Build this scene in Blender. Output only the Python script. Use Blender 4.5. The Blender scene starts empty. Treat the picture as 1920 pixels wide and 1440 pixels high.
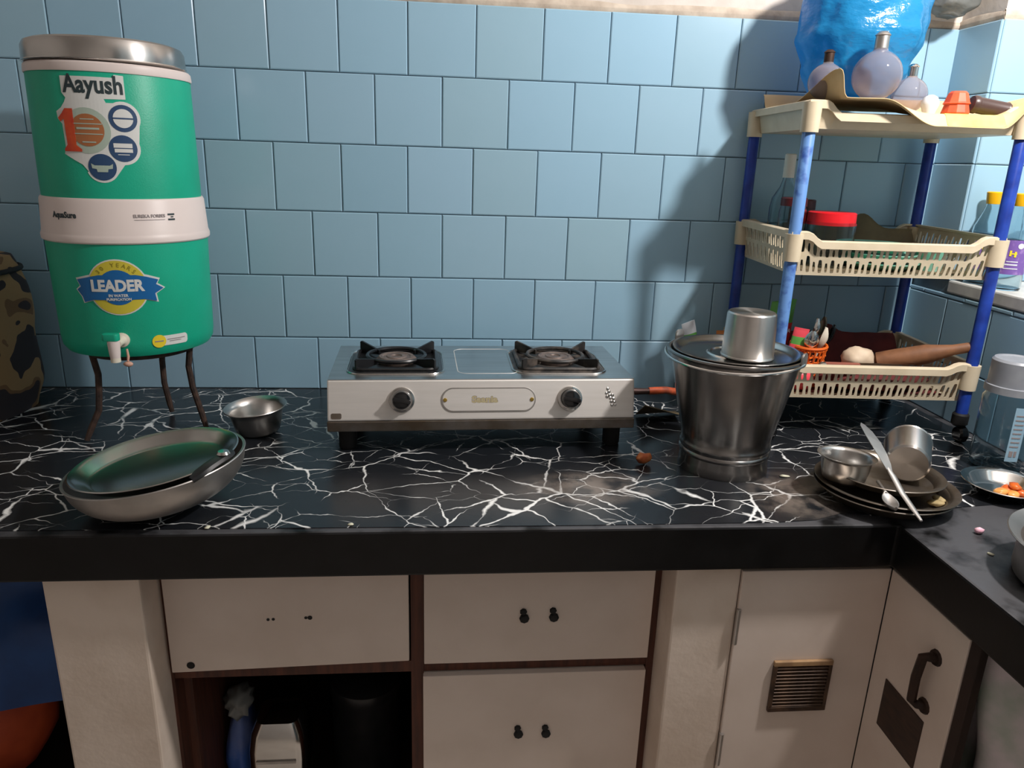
import bpy, bmesh, math, random
from mathutils import Vector, Matrix, noise
random.seed(7)
S = bpy.context.scene
COL = S.collection
PI = math.pi
rad = math.radians

# ------------------------------------------------------------------ camera
CAM = Vector((-0.0513, -1.8099, 1.4265))
pitch, yaw, roll = 0.2949, 0.0949, 0.0330
fw = Vector((math.sin(yaw)*math.cos(pitch), math.cos(yaw)*math.cos(pitch), -math.sin(pitch)))
rt = Vector((math.cos(yaw), -math.sin(yaw), 0))
up = rt.cross(fw)
r2 = rt*math.cos(roll) + up*math.sin(roll)
u2 = up*math.cos(roll) - rt*math.sin(roll)
cd = bpy.data.cameras.new('camera')
cd.sensor_fit = 'HORIZONTAL'; cd.sensor_width = 36.0
cd.lens = 1380.0/1920.0*36.0
cd.clip_start = 0.02
cam = bpy.data.objects.new('camera', cd)
M = Matrix((r2, u2, -fw)).transposed().to_4x4()
M.translation = CAM
cam.matrix_world = M
COL.objects.link(cam)
S.camera = cam

# ------------------------------------------------------------------ world, light, exposure
w = bpy.data.worlds.new('world'); S.world = w; w.use_nodes = True
w.node_tree.nodes['Background'].inputs[0].default_value = (0.55, 0.6, 0.7, 1)
w.node_tree.nodes['Background'].inputs[1].default_value = 0.02
ld = bpy.data.lights.new('room_lamp', 'POINT')
ld.energy = 84.0; ld.shadow_soft_size = 0.045; ld.color = (1.0, 0.95, 0.915)
lo = bpy.data.objects.new('room_lamp', ld); lo.location = (1.045, -1.00, 2.16); COL.objects.link(lo)
S.view_settings.view_transform = 'Standard'; S.view_settings.look = 'None'
S.view_settings.gamma = 1.0; S.view_settings.use_curve_mapping = False
S.view_settings.exposure = 0.0

# ------------------------------------------------------------------ materials
def s2l(c):
    return tuple(((v/255)/12.92 if v/255 <= 0.04045 else ((v/255+0.055)/1.055)**2.4) for v in c) + (1.0,)

MATS = {}
def mat(name, rgb, rough=0.5, metal=0.0, rgb2=None, nscale=30.0, namt=1.0, bump=0.0, bscale=200.0,
        spec=0.5, aniso=0.0, trans=0.0, ior=1.45, coat=0.0, rvar=0.0, stretch=None, sharp=None, objrand=None, alpha=1.0):
    m = bpy.data.materials.new(name); m.use_nodes = True
    nt = m.node_tree; b = nt.nodes['Principled BSDF']; L = nt.links
    c1 = s2l(rgb)
    b.inputs['Base Color'].default_value = c1
    b.inputs['Roughness'].default_value = rough
    b.inputs['Metallic'].default_value = metal
    b.inputs['Specular IOR Level'].default_value = spec
    b.inputs['IOR'].default_value = ior
    b.inputs['Transmission Weight'].default_value = trans
    b.inputs['Coat Weight'].default_value = coat
    b.inputs['Alpha'].default_value = alpha
    tc = nt.nodes.new('ShaderNodeTexCoord'); src = tc.outputs['Object']
    if stretch:
        mp = nt.nodes.new('ShaderNodeMapping'); mp.inputs['Scale'].default_value = stretch
        L.new(src, mp.inputs[0]); src = mp.outputs[0]
    col = None
    if rgb2 is not None:
        n = nt.nodes.new('ShaderNodeTexNoise'); n.inputs['Scale'].default_value = nscale; n.inputs['Detail'].default_value = 6
        L.new(src, n.inputs['Vector'])
        r = nt.nodes.new('ShaderNodeValToRGB')
        lo_, hi_ = sharp if sharp else (0.35, 0.68)
        r.color_ramp.elements[0].position = lo_; r.color_ramp.elements[1].position = hi_
        r.color_ramp.elements[0].color = c1; r.color_ramp.elements[1].color = s2l(rgb2)
        L.new(n.outputs[0], r.inputs[0]); col = r.outputs[0]
        if rvar:
            mr = nt.nodes.new('ShaderNodeMapRange'); mr.inputs[3].default_value = rough-rvar; mr.inputs[4].default_value = rough+rvar
            L.new(n.outputs[0], mr.inputs[0]); L.new(mr.outputs[0], b.inputs['Roughness'])
    if objrand is not None:
        oi = nt.nodes.new('ShaderNodeObjectInfo')
        r2_ = nt.nodes.new('ShaderNodeValToRGB'); r2_.color_ramp.interpolation = 'LINEAR'
        els = r2_.color_ramp.elements
        els[0].position = 0; els[0].color = s2l(objrand[0])
        els[1].position = 1; els[1].color = s2l(objrand[-1])
        for k, cc in enumerate(objrand[1:-1]):
            e = els.new((k+1)/(len(objrand)-1)); e.color = s2l(cc)
        L.new(oi.outputs['Random'], r2_.inputs[0])
        if col is None: col = r2_.outputs[0]
        else:
            mx = nt.nodes.new('ShaderNodeMix'); mx.data_type = 'RGBA'; mx.inputs[0].default_value = 0.7
            L.new(col, mx.inputs[6]); L.new(r2_.outputs[0], mx.inputs[7]); col = mx.outputs[2]
    if col is not None: L.new(col, b.inputs['Base Color'])
    if bump:
        n2 = nt.nodes.new('ShaderNodeTexNoise'); n2.inputs['Scale'].default_value = bscale; n2.inputs['Detail'].default_value = 4
        L.new(src, n2.inputs['Vector'])
        bp = nt.nodes.new('ShaderNodeBump'); bp.inputs['Strength'].default_value = bump; bp.inputs['Distance'].default_value = 0.002
        L.new(n2.outputs[0], bp.inputs['Height']); L.new(bp.outputs[0], b.inputs['Normal'])
    if aniso:
        b.inputs['Anisotropic'].default_value = aniso
        b.inputs['Anisotropic Rotation'].default_value = 0.25; tg = nt.nodes.new('ShaderNodeTangent'); tg.direction_type = 'RADIAL'; tg.axis = 'Z'
        L.new(tg.outputs[0], b.inputs['Tangent'])
    MATS[name] = m
    return m

mat('tile', (152,186,206), 0.22, rgb2=(147,183,202), nscale=14, objrand=[(146,182,203),(153,190,213),(150,186,206),(156,190,212),(150,182,196),(153,188,210)], bump=0.05, bscale=60, spec=0.45)
mat('grout', (140,158,166), 0.9, rgb2=(104,122,132), nscale=14)
mat('plaster', (216,208,200), 0.9, rgb2=(190,180,170), nscale=9, bump=0.4, bscale=60)
mat('plaster_edge', (205,192,176), 0.9, rgb2=(170,155,140), nscale=22, bump=0.6, bscale=70)
mat('room_paint', (196,190,186), 0.85, rgb2=(186,180,176), nscale=4)
mat('floor', (206,196,186), 0.5, rgb2=(190,180,170), nscale=6)
mat('sill', (214,214,208), 0.5, rgb2=(190,190,186), nscale=20)
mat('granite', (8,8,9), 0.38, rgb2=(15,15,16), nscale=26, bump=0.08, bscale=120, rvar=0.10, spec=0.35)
mat('steel', (204,199,194), 0.30, 1.0, rgb2=(188,184,180), nscale=12, aniso=0.75, rvar=0.05)
mat('steel_dull', (186,181,177), 0.42, 1.0, rgb2=(164,160,156), nscale=18, rvar=0.06)
mat('steel_bucket', (150,147,144), 0.25, 1.0, rgb2=(128,124,122), nscale=10, aniso=0.6, rvar=0.06, bump=0.12, bscale=14)
mat('steel_bright', (205,202,198), 0.14, 1.0)
mat('steel_soft', (200,197,193), 0.30, 1.0, rgb2=(186,183,180), nscale=20)
mat('steel_panel', (232,227,222), 0.56, 0.75, rgb2=(224,219,213), nscale=14, stretch=(0.5,6,6), rvar=0.05)
mat('steel_top', (200,200,200), 0.30, 1.0, rgb2=(186,186,186), nscale=14, stretch=(0.5,6,6), rvar=0.06)
mat('steel_dirty', (150,143,136), 0.42, 1.0, rgb2=(120,106,90), nscale=22, rvar=0.1)
mat('black_enamel', (22,23,25), 0.3, rgb2=(36,36,38), nscale=25)
mat('black_sooty', (40,38,37), 0.5, rgb2=(98,88,80), nscale=32, sharp=(0.45,0.7))
mat('burner_metal', (128,112,104), 0.5, 0.3, rgb2=(92,80,74), nscale=60)
mat('black_plastic', (18,18,20), 0.16, coat=0.3)
mat('black_rubber', (20,19,19), 0.7)
mat('brass', (190,160,80), 0.3, 1.0)
mat('gold_print', (190,176,138), 0.5, 0.3)
mat('green_plastic', (20,172,138), 0.42, rgb2=(16,162,128), nscale=8, bump=0.12, bscale=420)
mat('white_plastic', (226,212,206), 0.4, rgb2=(220,205,200), nscale=6)
mat('print_white', (214,214,210), 0.5)
mat('print_dark', (44,58,62), 0.5)
mat('print_navy', (42,70,106), 0.5)
mat('print_blue', (20,98,160), 0.45)
mat('print_gold', (206,190,62), 0.45)
mat('print_olive', (140,130,40), 0.5)
mat('print_orange', (214,88,40), 0.5, rgb2=(190,50,36), nscale=20, sharp=(0.4,0.6))
mat('print_brown', (166,104,64), 0.5)
mat('print_sage', (168,182,168), 0.5)
mat('print_grey', (150,140,140), 0.5)
mat('print_yellow', (232,206,50), 0.5)
mat('rust', (74,54,44), 0.75, rgb2=(40,30,27), nscale=60, bump=0.5, bscale=180)
mat('tap_cream', (222,214,196), 0.4)
mat('tap_tag', (206,160,140), 0.6)
mat('cabinet_paint', (222,207,196), 0.55, rgb2=(212,196,184), nscale=7, bump=0.08, bscale=90)
mat('pillar_paint', (222,206,192), 0.75, rgb2=(206,188,172), nscale=9, bump=0.3, bscale=70)
mat('cabinet_side', (176,160,140), 0.75, rgb2=(150,134,116), nscale=12)
mat('brown_wood', (92,50,34), 0.6, rgb2=(62,34,25), nscale=14, stretch=(6,6,0.6), bump=0.2, bscale=60)
mat('dark_wood', (46,30,24), 0.7, rgb2=(30,20,17), nscale=12)
mat('dark_metal', (46,36,32), 0.55, 0.5, rgb2=(66,46,36), nscale=40)
mat('vent_bronze', (96,74,58), 0.45, 0.4, rgb2=(52,40,34), nscale=34)
mat('vent_frame', (176,142,104), 0.5, rgb2=(120,92,68), nscale=30)
mat('vent_panel', (66,46,36), 0.65, rgb2=(46,34,28), nscale=30, stretch=(1,1,5))
mat('rack_cream', (216,201,174), 0.42, rgb2=(203,188,160), nscale=20)
mat('rack_blue', (34,66,160), 0.28, rgb2=(24,46,124), nscale=30)
mat('rack_blue_worn_lit', (98,140,198), 0.4, rgb2=(44,76,150), nscale=34, sharp=(0.52,0.70))  # front-left post: pale scuffs, plus its lit side painted into the blue
mat('paper', (224,196,150), 0.8, rgb2=(206,174,126), nscale=8)
mat('paper_yellow', (226,206,96), 0.8, rgb2=(206,200,120), nscale=30)
mat('red_plastic', (222,28,38), 0.32)
mat('clear_plastic', (224,236,240), 0.06, trans=1.0, ior=1.3)
mat('bulb_glass', (222,216,222), 0.07, trans=0.88, ior=1.2)
mat('brown_glass', (70,30,28), 0.08, trans=0.6)
mat('dark_lid', (70,18,24), 0.4)
mat('cream_foil', (206,214,206), 0.4)
mat('mint', (96,172,146), 0.35, rgb2=(150,196,178), nscale=20)
mat('khaki', (112,98,72), 0.85, rgb2=(92,80,60), nscale=20)
mat('maroon', (104,38,36), 0.8, rgb2=(76,26,28), nscale=24)
mat('orange_plastic', (224,104,34), 0.45)
mat('coral', (224,92,56), 0.5, rgb2=(200,74,48), nscale=40)
mat('dark_brown', (70,52,48), 0.35)
mat('pin_wood', (136,92,62), 0.6, rgb2=(104,68,46), nscale=30)
mat('pin_end', (196,146,120), 0.7)
mat('garlic', (216,196,170), 0.6, rgb2=(190,164,138), nscale=24)
mat('knife_handle', (150,86,70), 0.6)
mat('packet_green', (80,150,60), 0.35, rgb2=(110,176,90), nscale=30)
mat('packet_red', (196,40,40), 0.35, rgb2=(170,30,34), nscale=30)
mat('packet_pink', (240,84,96), 0.35)
mat('packet_orange', (196,120,60), 0.4)
mat('yellow_cap', (238,180,16), 0.4)
mat('purple_label', (116,86,160), 0.5, rgb2=(150,120,180), nscale=50, sharp=(0.5,0.6))
mat('label_white', (210,214,220), 0.5)
mat('label_blue', (150,184,204), 0.5)
mat('grey_cap', (150,154,160), 0.35, rgb2=(138,142,150), nscale=30)
mat('pickle', (228,120,40), 0.35, rgb2=(206,70,26), nscale=60, coat=0.4)
mat('pickle_pale', (232,170,90), 0.35, rgb2=(222,130,60), nscale=60, coat=0.4)
mat('peel', (186,92,50), 0.6, rgb2=(214,140,84), nscale=70)
mat('onion', (232,170,190), 0.5, rgb2=(240,206,216), nscale=80)
mat('hose', (196,84,42), 0.55, rgb2=(120,58,40), nscale=40)
mat('nozzle', (70,50,46), 0.5, 0.5)
mat('tarp_blue', (26,72,132), 0.5, rgb2=(18,52,104), nscale=9)
mat('bag_orange', (196,84,46), 0.6, rgb2=(160,60,36), nscale=10)
mat('dark_cloth', (46,36,36), 0.85, rgb2=(32,26,28), nscale=12)
mat('pale_box', (170,160,146), 0.7)
mat('blue_poly', (60,100,180), 0.45, rgb2=(130,140,180), nscale=10)
mat('grey_poly', (150,150,146), 0.4, rgb2=(120,122,120), nscale=12)
mat('lilac_cloth', (226,214,218), 0.8, rgb2=(160,182,162), nscale=7, sharp=(0.42,0.6))
mat('crumb', (216,214,190), 0.7)
mat('food_residue', (150,128,84), 0.7, rgb2=(186,166,122), nscale=60)

def scuff_sheen_top(m):  # greys upward faces: greasy scuffing plus specular haze painted into the colour
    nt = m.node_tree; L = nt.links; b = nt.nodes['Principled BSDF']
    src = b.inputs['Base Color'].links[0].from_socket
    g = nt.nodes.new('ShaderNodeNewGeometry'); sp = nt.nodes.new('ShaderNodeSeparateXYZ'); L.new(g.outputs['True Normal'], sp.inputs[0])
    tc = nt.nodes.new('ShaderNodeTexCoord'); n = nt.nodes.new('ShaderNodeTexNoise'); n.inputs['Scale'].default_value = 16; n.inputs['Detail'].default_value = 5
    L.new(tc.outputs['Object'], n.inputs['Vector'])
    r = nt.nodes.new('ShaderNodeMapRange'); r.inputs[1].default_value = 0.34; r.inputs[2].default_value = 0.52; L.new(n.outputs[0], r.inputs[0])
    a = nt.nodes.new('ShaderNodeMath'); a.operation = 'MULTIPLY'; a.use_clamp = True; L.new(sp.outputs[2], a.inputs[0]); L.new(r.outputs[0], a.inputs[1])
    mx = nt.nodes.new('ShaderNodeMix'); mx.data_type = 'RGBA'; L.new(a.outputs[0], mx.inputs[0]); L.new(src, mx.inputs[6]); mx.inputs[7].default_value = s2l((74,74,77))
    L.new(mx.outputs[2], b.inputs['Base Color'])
scuff_sheen_top(MATS['granite'])
def mat_camo():
    m = bpy.data.materials.new('camo_cloth'); m.use_nodes = True; nt = m.node_tree; L = nt.links
    b = nt.nodes['Principled BSDF']; b.inputs['Roughness'].default_value = 0.85
    tc = nt.nodes.new('ShaderNodeTexCoord')
    n = nt.nodes.new('ShaderNodeTexNoise'); n.inputs['Scale'].default_value = 11; n.inputs['Detail'].default_value = 1.5
    L.new(tc.outputs['Object'], n.inputs['Vector'])
    r = nt.nodes.new('ShaderNodeValToRGB'); r.color_ramp.interpolation = 'CONSTANT'
    e = r.color_ramp.elements; e[0].color = s2l((44,40,44)); e[0].position = 0
    e[1].color = s2l((150,122,84)); e[1].position = 0.43
    x = e.new(0.56); x.color = s2l((116,88,60)); x = e.new(0.61); x.color = s2l((48,42,46))
    L.new(n.outputs[0], r.inputs[0]); L.new(r.outputs[0], b.inputs['Base Color'])
    MATS['camo_cloth'] = m
mat_camo()

def mat_sheet():
    m = bpy.data.materials.new('veined_vinyl'); m.use_nodes = True; nt = m.node_tree; L = nt.links
    b = nt.nodes['Principled BSDF']
    def N(t, **k):
        n = nt.nodes.new(t)
        for a, v in k.items(): setattr(n, a, v)
        return n
    def math_(op, a, b_=None, clamp=False):
        n = N('ShaderNodeMath', operation=op); n.use_clamp = clamp
        for i, v in enumerate((a, b_)):
            if v is None: continue
            if isinstance(v, (int, float)): n.inputs[i].default_value = v
            else: L.new(v, n.inputs[i])
        return n.outputs[0]
    tc = N('ShaderNodeTexCoord'); P = tc.outputs['Object']
    def noise_(scale, detail=2.0, vec=P, col=False):
        n = N('ShaderNodeTexNoise'); n.inputs['Scale'].default_value = scale; n.inputs['Detail'].default_value = detail
        L.new(vec, n.inputs['Vector']); return n.outputs[1] if col else n.outputs[0]
    def warp(amt, scale, offset):
        c = noise_(scale, 3.0, col=True)
        sub = N('ShaderNodeVectorMath', operation='SUBTRACT'); L.new(c, sub.inputs[0]); sub.inputs[1].default_value = (.5,.5,.5)
        sc = N('ShaderNodeVectorMath', operation='SCALE'); L.new(sub.outputs[0], sc.inputs[0]); sc.inputs['Scale'].default_value = amt
        ad = N('ShaderNodeVectorMath', operation='ADD'); L.new(P, ad.inputs[0]); L.new(sc.outputs[0], ad.inputs[1])
        mp = N('ShaderNodeMapping'); mp.inputs['Location'].default_value = offset; mp.inputs['Scale'].default_value = (0.72, 1.0, 0.0)
        mp.inputs['Rotation'].default_value = (0, 0, rad(18))
        L.new(ad.outputs[0], mp.inputs[0]); return mp.outputs[0]
    def veins(scale, amt, wscale, off, wid, mscale, mlo, mhi):
        v = N('ShaderNodeTexVoronoi', feature='DISTANCE_TO_EDGE'); v.inputs['Scale'].default_value = scale
        L.new(warp(amt, wscale, off), v.inputs['Vector'])
        wn = noise_(mscale, 3.0)
        mr = N('ShaderNodeMapRange'); mr.inputs[1].default_value = mlo; mr.inputs[2].default_value = mhi
        mr.inputs[3].default_value = 0.0; mr.inputs[4].default_value = wid; L.new(wn, mr.inputs[0])
        d = math_('SUBTRACT', mr.outputs[0], v.outputs['Distance'])
        return math_('MULTIPLY', d, 90.0, True)
    a = veins(8.5, 0.06, 12, (0.2,0.1,0), 0.031, 7, 0.36, 0.80)
    c = veins(14.0, 0.04, 20, (3.1,1.7,0), 0.032, 9, 0.44, 0.82)
    e = veins(6.0, 0.03, 26, (7.3,4.1,0), 0.022, 13, 0.40, 0.74)
    vm = math_('MAXIMUM', math_('MAXIMUM', a, c), e)
    # worn / greasy patches where pots are dragged, with a ragged outline of their own
    sep = N('ShaderNodeSeparateXYZ'); L.new(P, sep.inputs[0])
    def blob(x, y, rx, ry):
        dx = math_('DIVIDE', math_('SUBTRACT', sep.outputs[0], x), rx); dy = math_('DIVIDE', math_('SUBTRACT', sep.outputs[1], y), ry)
        d = math_('ADD', math_('MULTIPLY', dx, dx), math_('MULTIPLY', dy, dy))
        return math_('SUBTRACT', 1.0, d, True)
    st = math_('MAXIMUM', blob(0.21,-0.60,0.15,0.075), blob(0.58,-0.64,0.10,0.11))
    st = math_('MULTIPLY', st, math_('MULTIPLY', math_('SUBTRACT', noise_(28, 6.0), 0.36), 4.5, True), True)
    base = N('ShaderNodeMix', data_type='RGBA'); L.new(noise_(6, 4), base.inputs[0])
    base.inputs[6].default_value = s2l((20,21,24)); base.inputs[7].default_value = s2l((36,39,44))
    m1 = N('ShaderNodeMix', data_type='RGBA'); L.new(vm, m1.inputs[0]); L.new(base.outputs[2], m1.inputs[6])
    m1.inputs[7].default_value = s2l((240,240,238))
    m2 = N('ShaderNodeMix', data_type='RGBA'); L.new(math_('MULTIPLY', st, 0.8), m2.inputs[0]); L.new(m1.outputs[2], m2.inputs[6])
    m2.inputs[7].default_value = s2l((118,108,100))
    L.new(m2.outputs[2], b.inputs['Base Color'])
    rr = N('ShaderNodeMapRange'); rr.inputs[3].default_value = 0.16; rr.inputs[4].default_value = 0.36
    L.new(noise_(9, 5), rr.inputs[0]); L.new(rr.outputs[0], b.inputs['Roughness'])
    bp = N('ShaderNodeBump'); bp.inputs['Strength'].default_value = 0.12; bp.inputs['Distance'].default_value = 0.002
    L.new(noise_(30, 3), bp.inputs['Height']); L.new(bp.outputs[0], b.inputs['Normal'])
    MATS['veined_vinyl'] = m
mat_sheet()

def mat_bag(name, rgb, tr=0.3):
    m = bpy.data.materials.new(name); m.use_nodes = True; nt = m.node_tree; L = nt.links
    b = nt.nodes['Principled BSDF']; b.inputs['Base Color'].default_value = s2l(rgb); b.inputs['Roughness'].default_value = 0.22
    b.inputs['Specular IOR Level'].default_value = 0.7
    t = nt.nodes.new('ShaderNodeBsdfTransparent'); t.inputs[0].default_value = s2l(rgb)
    tl = nt.nodes.new('ShaderNodeBsdfTranslucent'); tl.inputs[0].default_value = s2l(rgb)
    m1 = nt.nodes.new('ShaderNodeMixShader'); m1.inputs[0].default_value = 0.45
    L.new(b.outputs[0], m1.inputs[1]); L.new(tl.outputs[0], m1.inputs[2])
    m2 = nt.nodes.new('ShaderNodeMixShader'); m2.inputs[0].default_value = tr
    L.new(m1.outputs[0], m2.inputs[1]); L.new(t.outputs[0], m2.inputs[2])
    L.new(m2.outputs[0], nt.nodes['Material Output'].inputs[0])
    tc = nt.nodes.new('ShaderNodeTexCoord'); n = nt.nodes.new('ShaderNodeTexNoise'); n.inputs['Scale'].default_value = 22; n.inputs['Detail'].default_value = 4
    mp = nt.nodes.new('ShaderNodeMapping'); mp.inputs['Scale'].default_value = (1,1,1.8)
    L.new(tc.outputs['Object'], mp.inputs[0]); L.new(mp.outputs[0], n.inputs['Vector'])
    bp = nt.nodes.new('ShaderNodeBump'); bp.inputs['Strength'].default_value = 0.5; bp.inputs['Distance'].default_value = 0.012
    L.new(n.outputs[0], bp.inputs['Height']); L.new(bp.outputs[0], b.inputs['Normal'])
    MATS[name] = m
mat_bag('blue_bag', (44,158,212), 0.12)
mat_bag('grey_bag', (150,152,148), 0.35)

# ------------------------------------------------------------------ mesh helpers
class MB:
    def __init__(s): s.v = []; s.f = []
    def add(s, vs, fs):
        o = len(s.v); s.v += [tuple(x) for x in vs]; s.f += [tuple(i+o for i in f) for f in fs]; return s
    def box(s, x0, x1, y0, y1, z0, z1):
        return s.add([(x0,y0,z0),(x1,y0,z0),(x1,y1,z0),(x0,y1,z0),(x0,y0,z1),(x1,y0,z1),(x1,y1,z1),(x0,y1,z1)],
                     [(0,3,2,1),(4,5,6,7),(0,1,5,4),(1,2,6,5),(2,3,7,6),(3,0,4,7)])
    def lathe(s, prof, n=48, T=None):
        vs = []; rings = []
        for (r, z) in prof:
            if r <= 1e-6: rings.append([len(vs)]); vs.append(Vector((0,0,z)))
            else:
                rings.append(list(range(len(vs), len(vs)+n)))
                vs += [Vector((r*math.cos(2*PI*k/n), r*math.sin(2*PI*k/n), z)) for k in range(n)]
        fs = []
        for a, b in zip(rings, rings[1:]):
            for k in range(n):
                k2 = (k+1) % n
                if len(a) == 1 and len(b) == 1: continue
                if len(a) == 1: fs.append((a[0], b[k2], b[k]))
                elif len(b) == 1: fs.append((a[k], a[k2], b[0]))
                else: fs.append((a[k], a[k2], b[k2], b[k]))
        if T is not None: vs = [T @ v for v in vs]
        return s.add(vs, fs)
    def tube(s, pts, r, n=10, caps=True):
        pts = [Vector(p) for p in pts]; vs = []; fs = []
        rs = r if isinstance(r, (list, tuple)) else [r]*len(pts)
        prev = None
        for i, p in enumerate(pts):
            d = (pts[min(i+1, len(pts)-1)] - pts[max(i-1, 0)]).normalized()
            if prev is None:
                a = d.orthogonal().normalized()
            else:
                a = (prev - d*prev.dot(d)).normalized()
            prev = a; bq = d.cross(a)
            vs += [p + (a*math.cos(2*PI*k/n) + bq*math.sin(2*PI*k/n))*rs[i] for k in range(n)]
        for i in range(len(pts)-1):
            for k in range(n):
                k2 = (k+1) % n
                fs.append((i*n+k, i*n+k2, (i+1)*n+k2, (i+1)*n+k))
        if caps:
            fs.append(tuple(reversed(range(n)))); fs.append(tuple(range((len(pts)-1)*n, len(pts)*n)))
        return s.add(vs, fs)
    def prism(s, poly, d, T=None):
        """poly in local (x,y), extruded 0..d along local z, T maps to place"""
        n = len(poly); vs = [Vector((x,y,0)) for x,y in poly] + [Vector((x,y,d)) for x,y in poly]
        fs = [tuple(reversed(range(n))), tuple(range(n, 2*n))] + [(k, (k+1)%n, n+(k+1)%n, n+k) for k in range(n)]
        if T is not None: vs = [T @ v for v in vs]
        return s.add(vs, fs)
    def build(s, name, material, parent=None, smooth=False, bevel=0.0, seg=2, angle=35):
        me = bpy.data.meshes.new(name); me.from_pydata(s.v, [], s.f)
        bm = bmesh.new(); bm.from_mesh(me)
        if bevel:
            ed = [e for e in bm.edges if len(e.link_faces) == 2 and e.calc_face_angle(0) > rad(40)]
            bmesh.ops.bevel(bm, geom=ed, offset=bevel, segments=seg, affect='EDGES', profile=0.6, clamp_overlap=True)
        bmesh.ops.recalc_face_normals(bm, faces=bm.faces)
        if smooth:
            for f in bm.faces: f.smooth = True
            for e in bm.edges:
                if len(e.link_faces) == 2 and e.calc_face_angle(0) > rad(angle): e.smooth = False
        bm.to_mesh(me); bm.free()
        me.materials.append(MATS[material])
        o = bpy.data.objects.new(name, me); COL.objects.link(o)
        if parent is not None: o.parent = parent
        return o

def tag(o, label, cat, group=None, kind=None):
    o['label'] = label; o['category'] = cat
    if group: o['group'] = group
    if kind: o['kind'] = kind
    return o
def thing(name, label, cat, loc=(0,0,0), rot=(0,0,0), group=None):
    o = bpy.data.objects.new(name, None); o.empty_display_size = 0.05
    COL.objects.link(o); o.location = loc; o.rotation_euler = rot
    return tag(o, label, cat, group)
def struct(o): o['kind'] = 'structure'; return o
def place(o, loc, rot=(0,0,0)): o.location = loc; o.rotation_euler = rot; return o
def shell(outer, t):
    """outer profile from axis bottom to rim -> closed profile with wall thickness t"""
    inner = [(max(r-t, 0) if r > 0 else 0, z + (t if i == 0 or r < outer[-1][0]*0.5 else t*0.4)) for i, (r, z) in enumerate(outer)]
    inner[-1] = (outer[-1][0]-t, outer[-1][1])
    return outer + list(reversed(inner))
def arc(cx, cy, r, a0, a1, n):
    return [(cx+r*math.cos(rad(a0+(a1-a0)*k/n)), cy+r*math.sin(rad(a0+(a1-a0)*k/n))) for k in range(n+1)]
def rrect(w_, h_, r, n=5):
    p = []
    for cx, cy, a in ((w_/2-r, h_/2-r, 0), (-w_/2+r, h_/2-r, 90), (-w_/2+r, -h_/2+r, 180), (w_/2-r, -h_/2+r, 270)):
        p += arc(cx, cy, r, a, a+90, n)
    return p
def circ(cx, cy, r, n=32): return [(cx+r*math.cos(2*PI*k/n), cy+r*math.sin(2*PI*k/n)) for k in range(n)]
def text2d(s, size, cx=0, cy=0, bold=0.0, width=None, space=1.0):
    c = bpy.data.curves.new('t', 'FONT'); c.body = s; c.size = size; c.align_x = 'CENTER'; c.align_y = 'CENTER'
    c.offset = bold; c.resolution_u = 3; c.space_character = space
    o = bpy.data.objects.new('t', c); COL.objects.link(o)
    dg = bpy.context.evaluated_depsgraph_get(); me = bpy.data.meshes.new_from_object(o.evaluated_get(dg))
    vs = [v.co.copy() for v in me.vertices]; fs = [tuple(p.vertices) for p in me.polygons]
    bpy.data.objects.remove(o); bpy.data.curves.remove(c); bpy.data.meshes.remove(me)
    xs = [v.x for v in vs]; ys = [v.y for v in vs]
    sx = width/(max(xs)-min(xs)) if width else 1.0
    mx, my = (max(xs)+min(xs))/2, (max(ys)+min(ys))/2
    return [((v.x-mx)*sx+cx, (v.y-my)+cy) for v in vs], fs
def poly2d(poly): return list(poly), [tuple(range(len(poly)))]
def bar2d(x0, x1, y0, y1): return poly2d([(x0,y0),(x1,y0),(x1,y1),(x0,y1)])

def wrap(name, shapes, material, parent, R, a0, off, th=0.0004):
    """flat print shapes (u along the arc, v height) laid on a turned surface of radius R(v)"""
    me = bpy.data.meshes.new(name); vs = []; fs = []
    for sv, sf in shapes:
        o = len(vs); vs += [(x,y,0) for x,y in sv]; fs += [tuple(i+o for i in f) for f in sf]
    me.from_pydata(vs, [], fs); bm = bmesh.new(); bm.from_mesh(me)
    x0 = min(v[0] for v in vs); x1 = max(v[0] for v in vs); x = x0+0.006
    while x < x1:
        bmesh.ops.bisect_plane(bm, geom=bm.verts[:]+bm.edges[:]+bm.faces[:], plane_co=(x,0,0), plane_no=(1,0,0)); x += 0.006
    for f in bm.faces:
        if f.normal.z < 0: f.normal_flip()
    ex = bmesh.ops.extrude_face_region(bm, geom=bm.faces[:])
    top = [g for g in ex['geom'] if isinstance(g, bmesh.types.BMVert)]
    tops = set(top)
    for v in bm.verts:
        r = R(v.co.y) + (off+th if v in tops else off)
        th_ = a0 + v.co.x/R(v.co.y)
        v.co = Vector((r*math.sin(th_), -r*math.cos(th_), v.co.y))
    bmesh.ops.recalc_face_normals(bm, faces=bm.faces)
    bm.to_mesh(me); bm.free(); me.materials.append(MATS[material])
    ob = bpy.data.objects.new(name, me); COL.objects.link(ob); ob.parent = parent
    return ob
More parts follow.
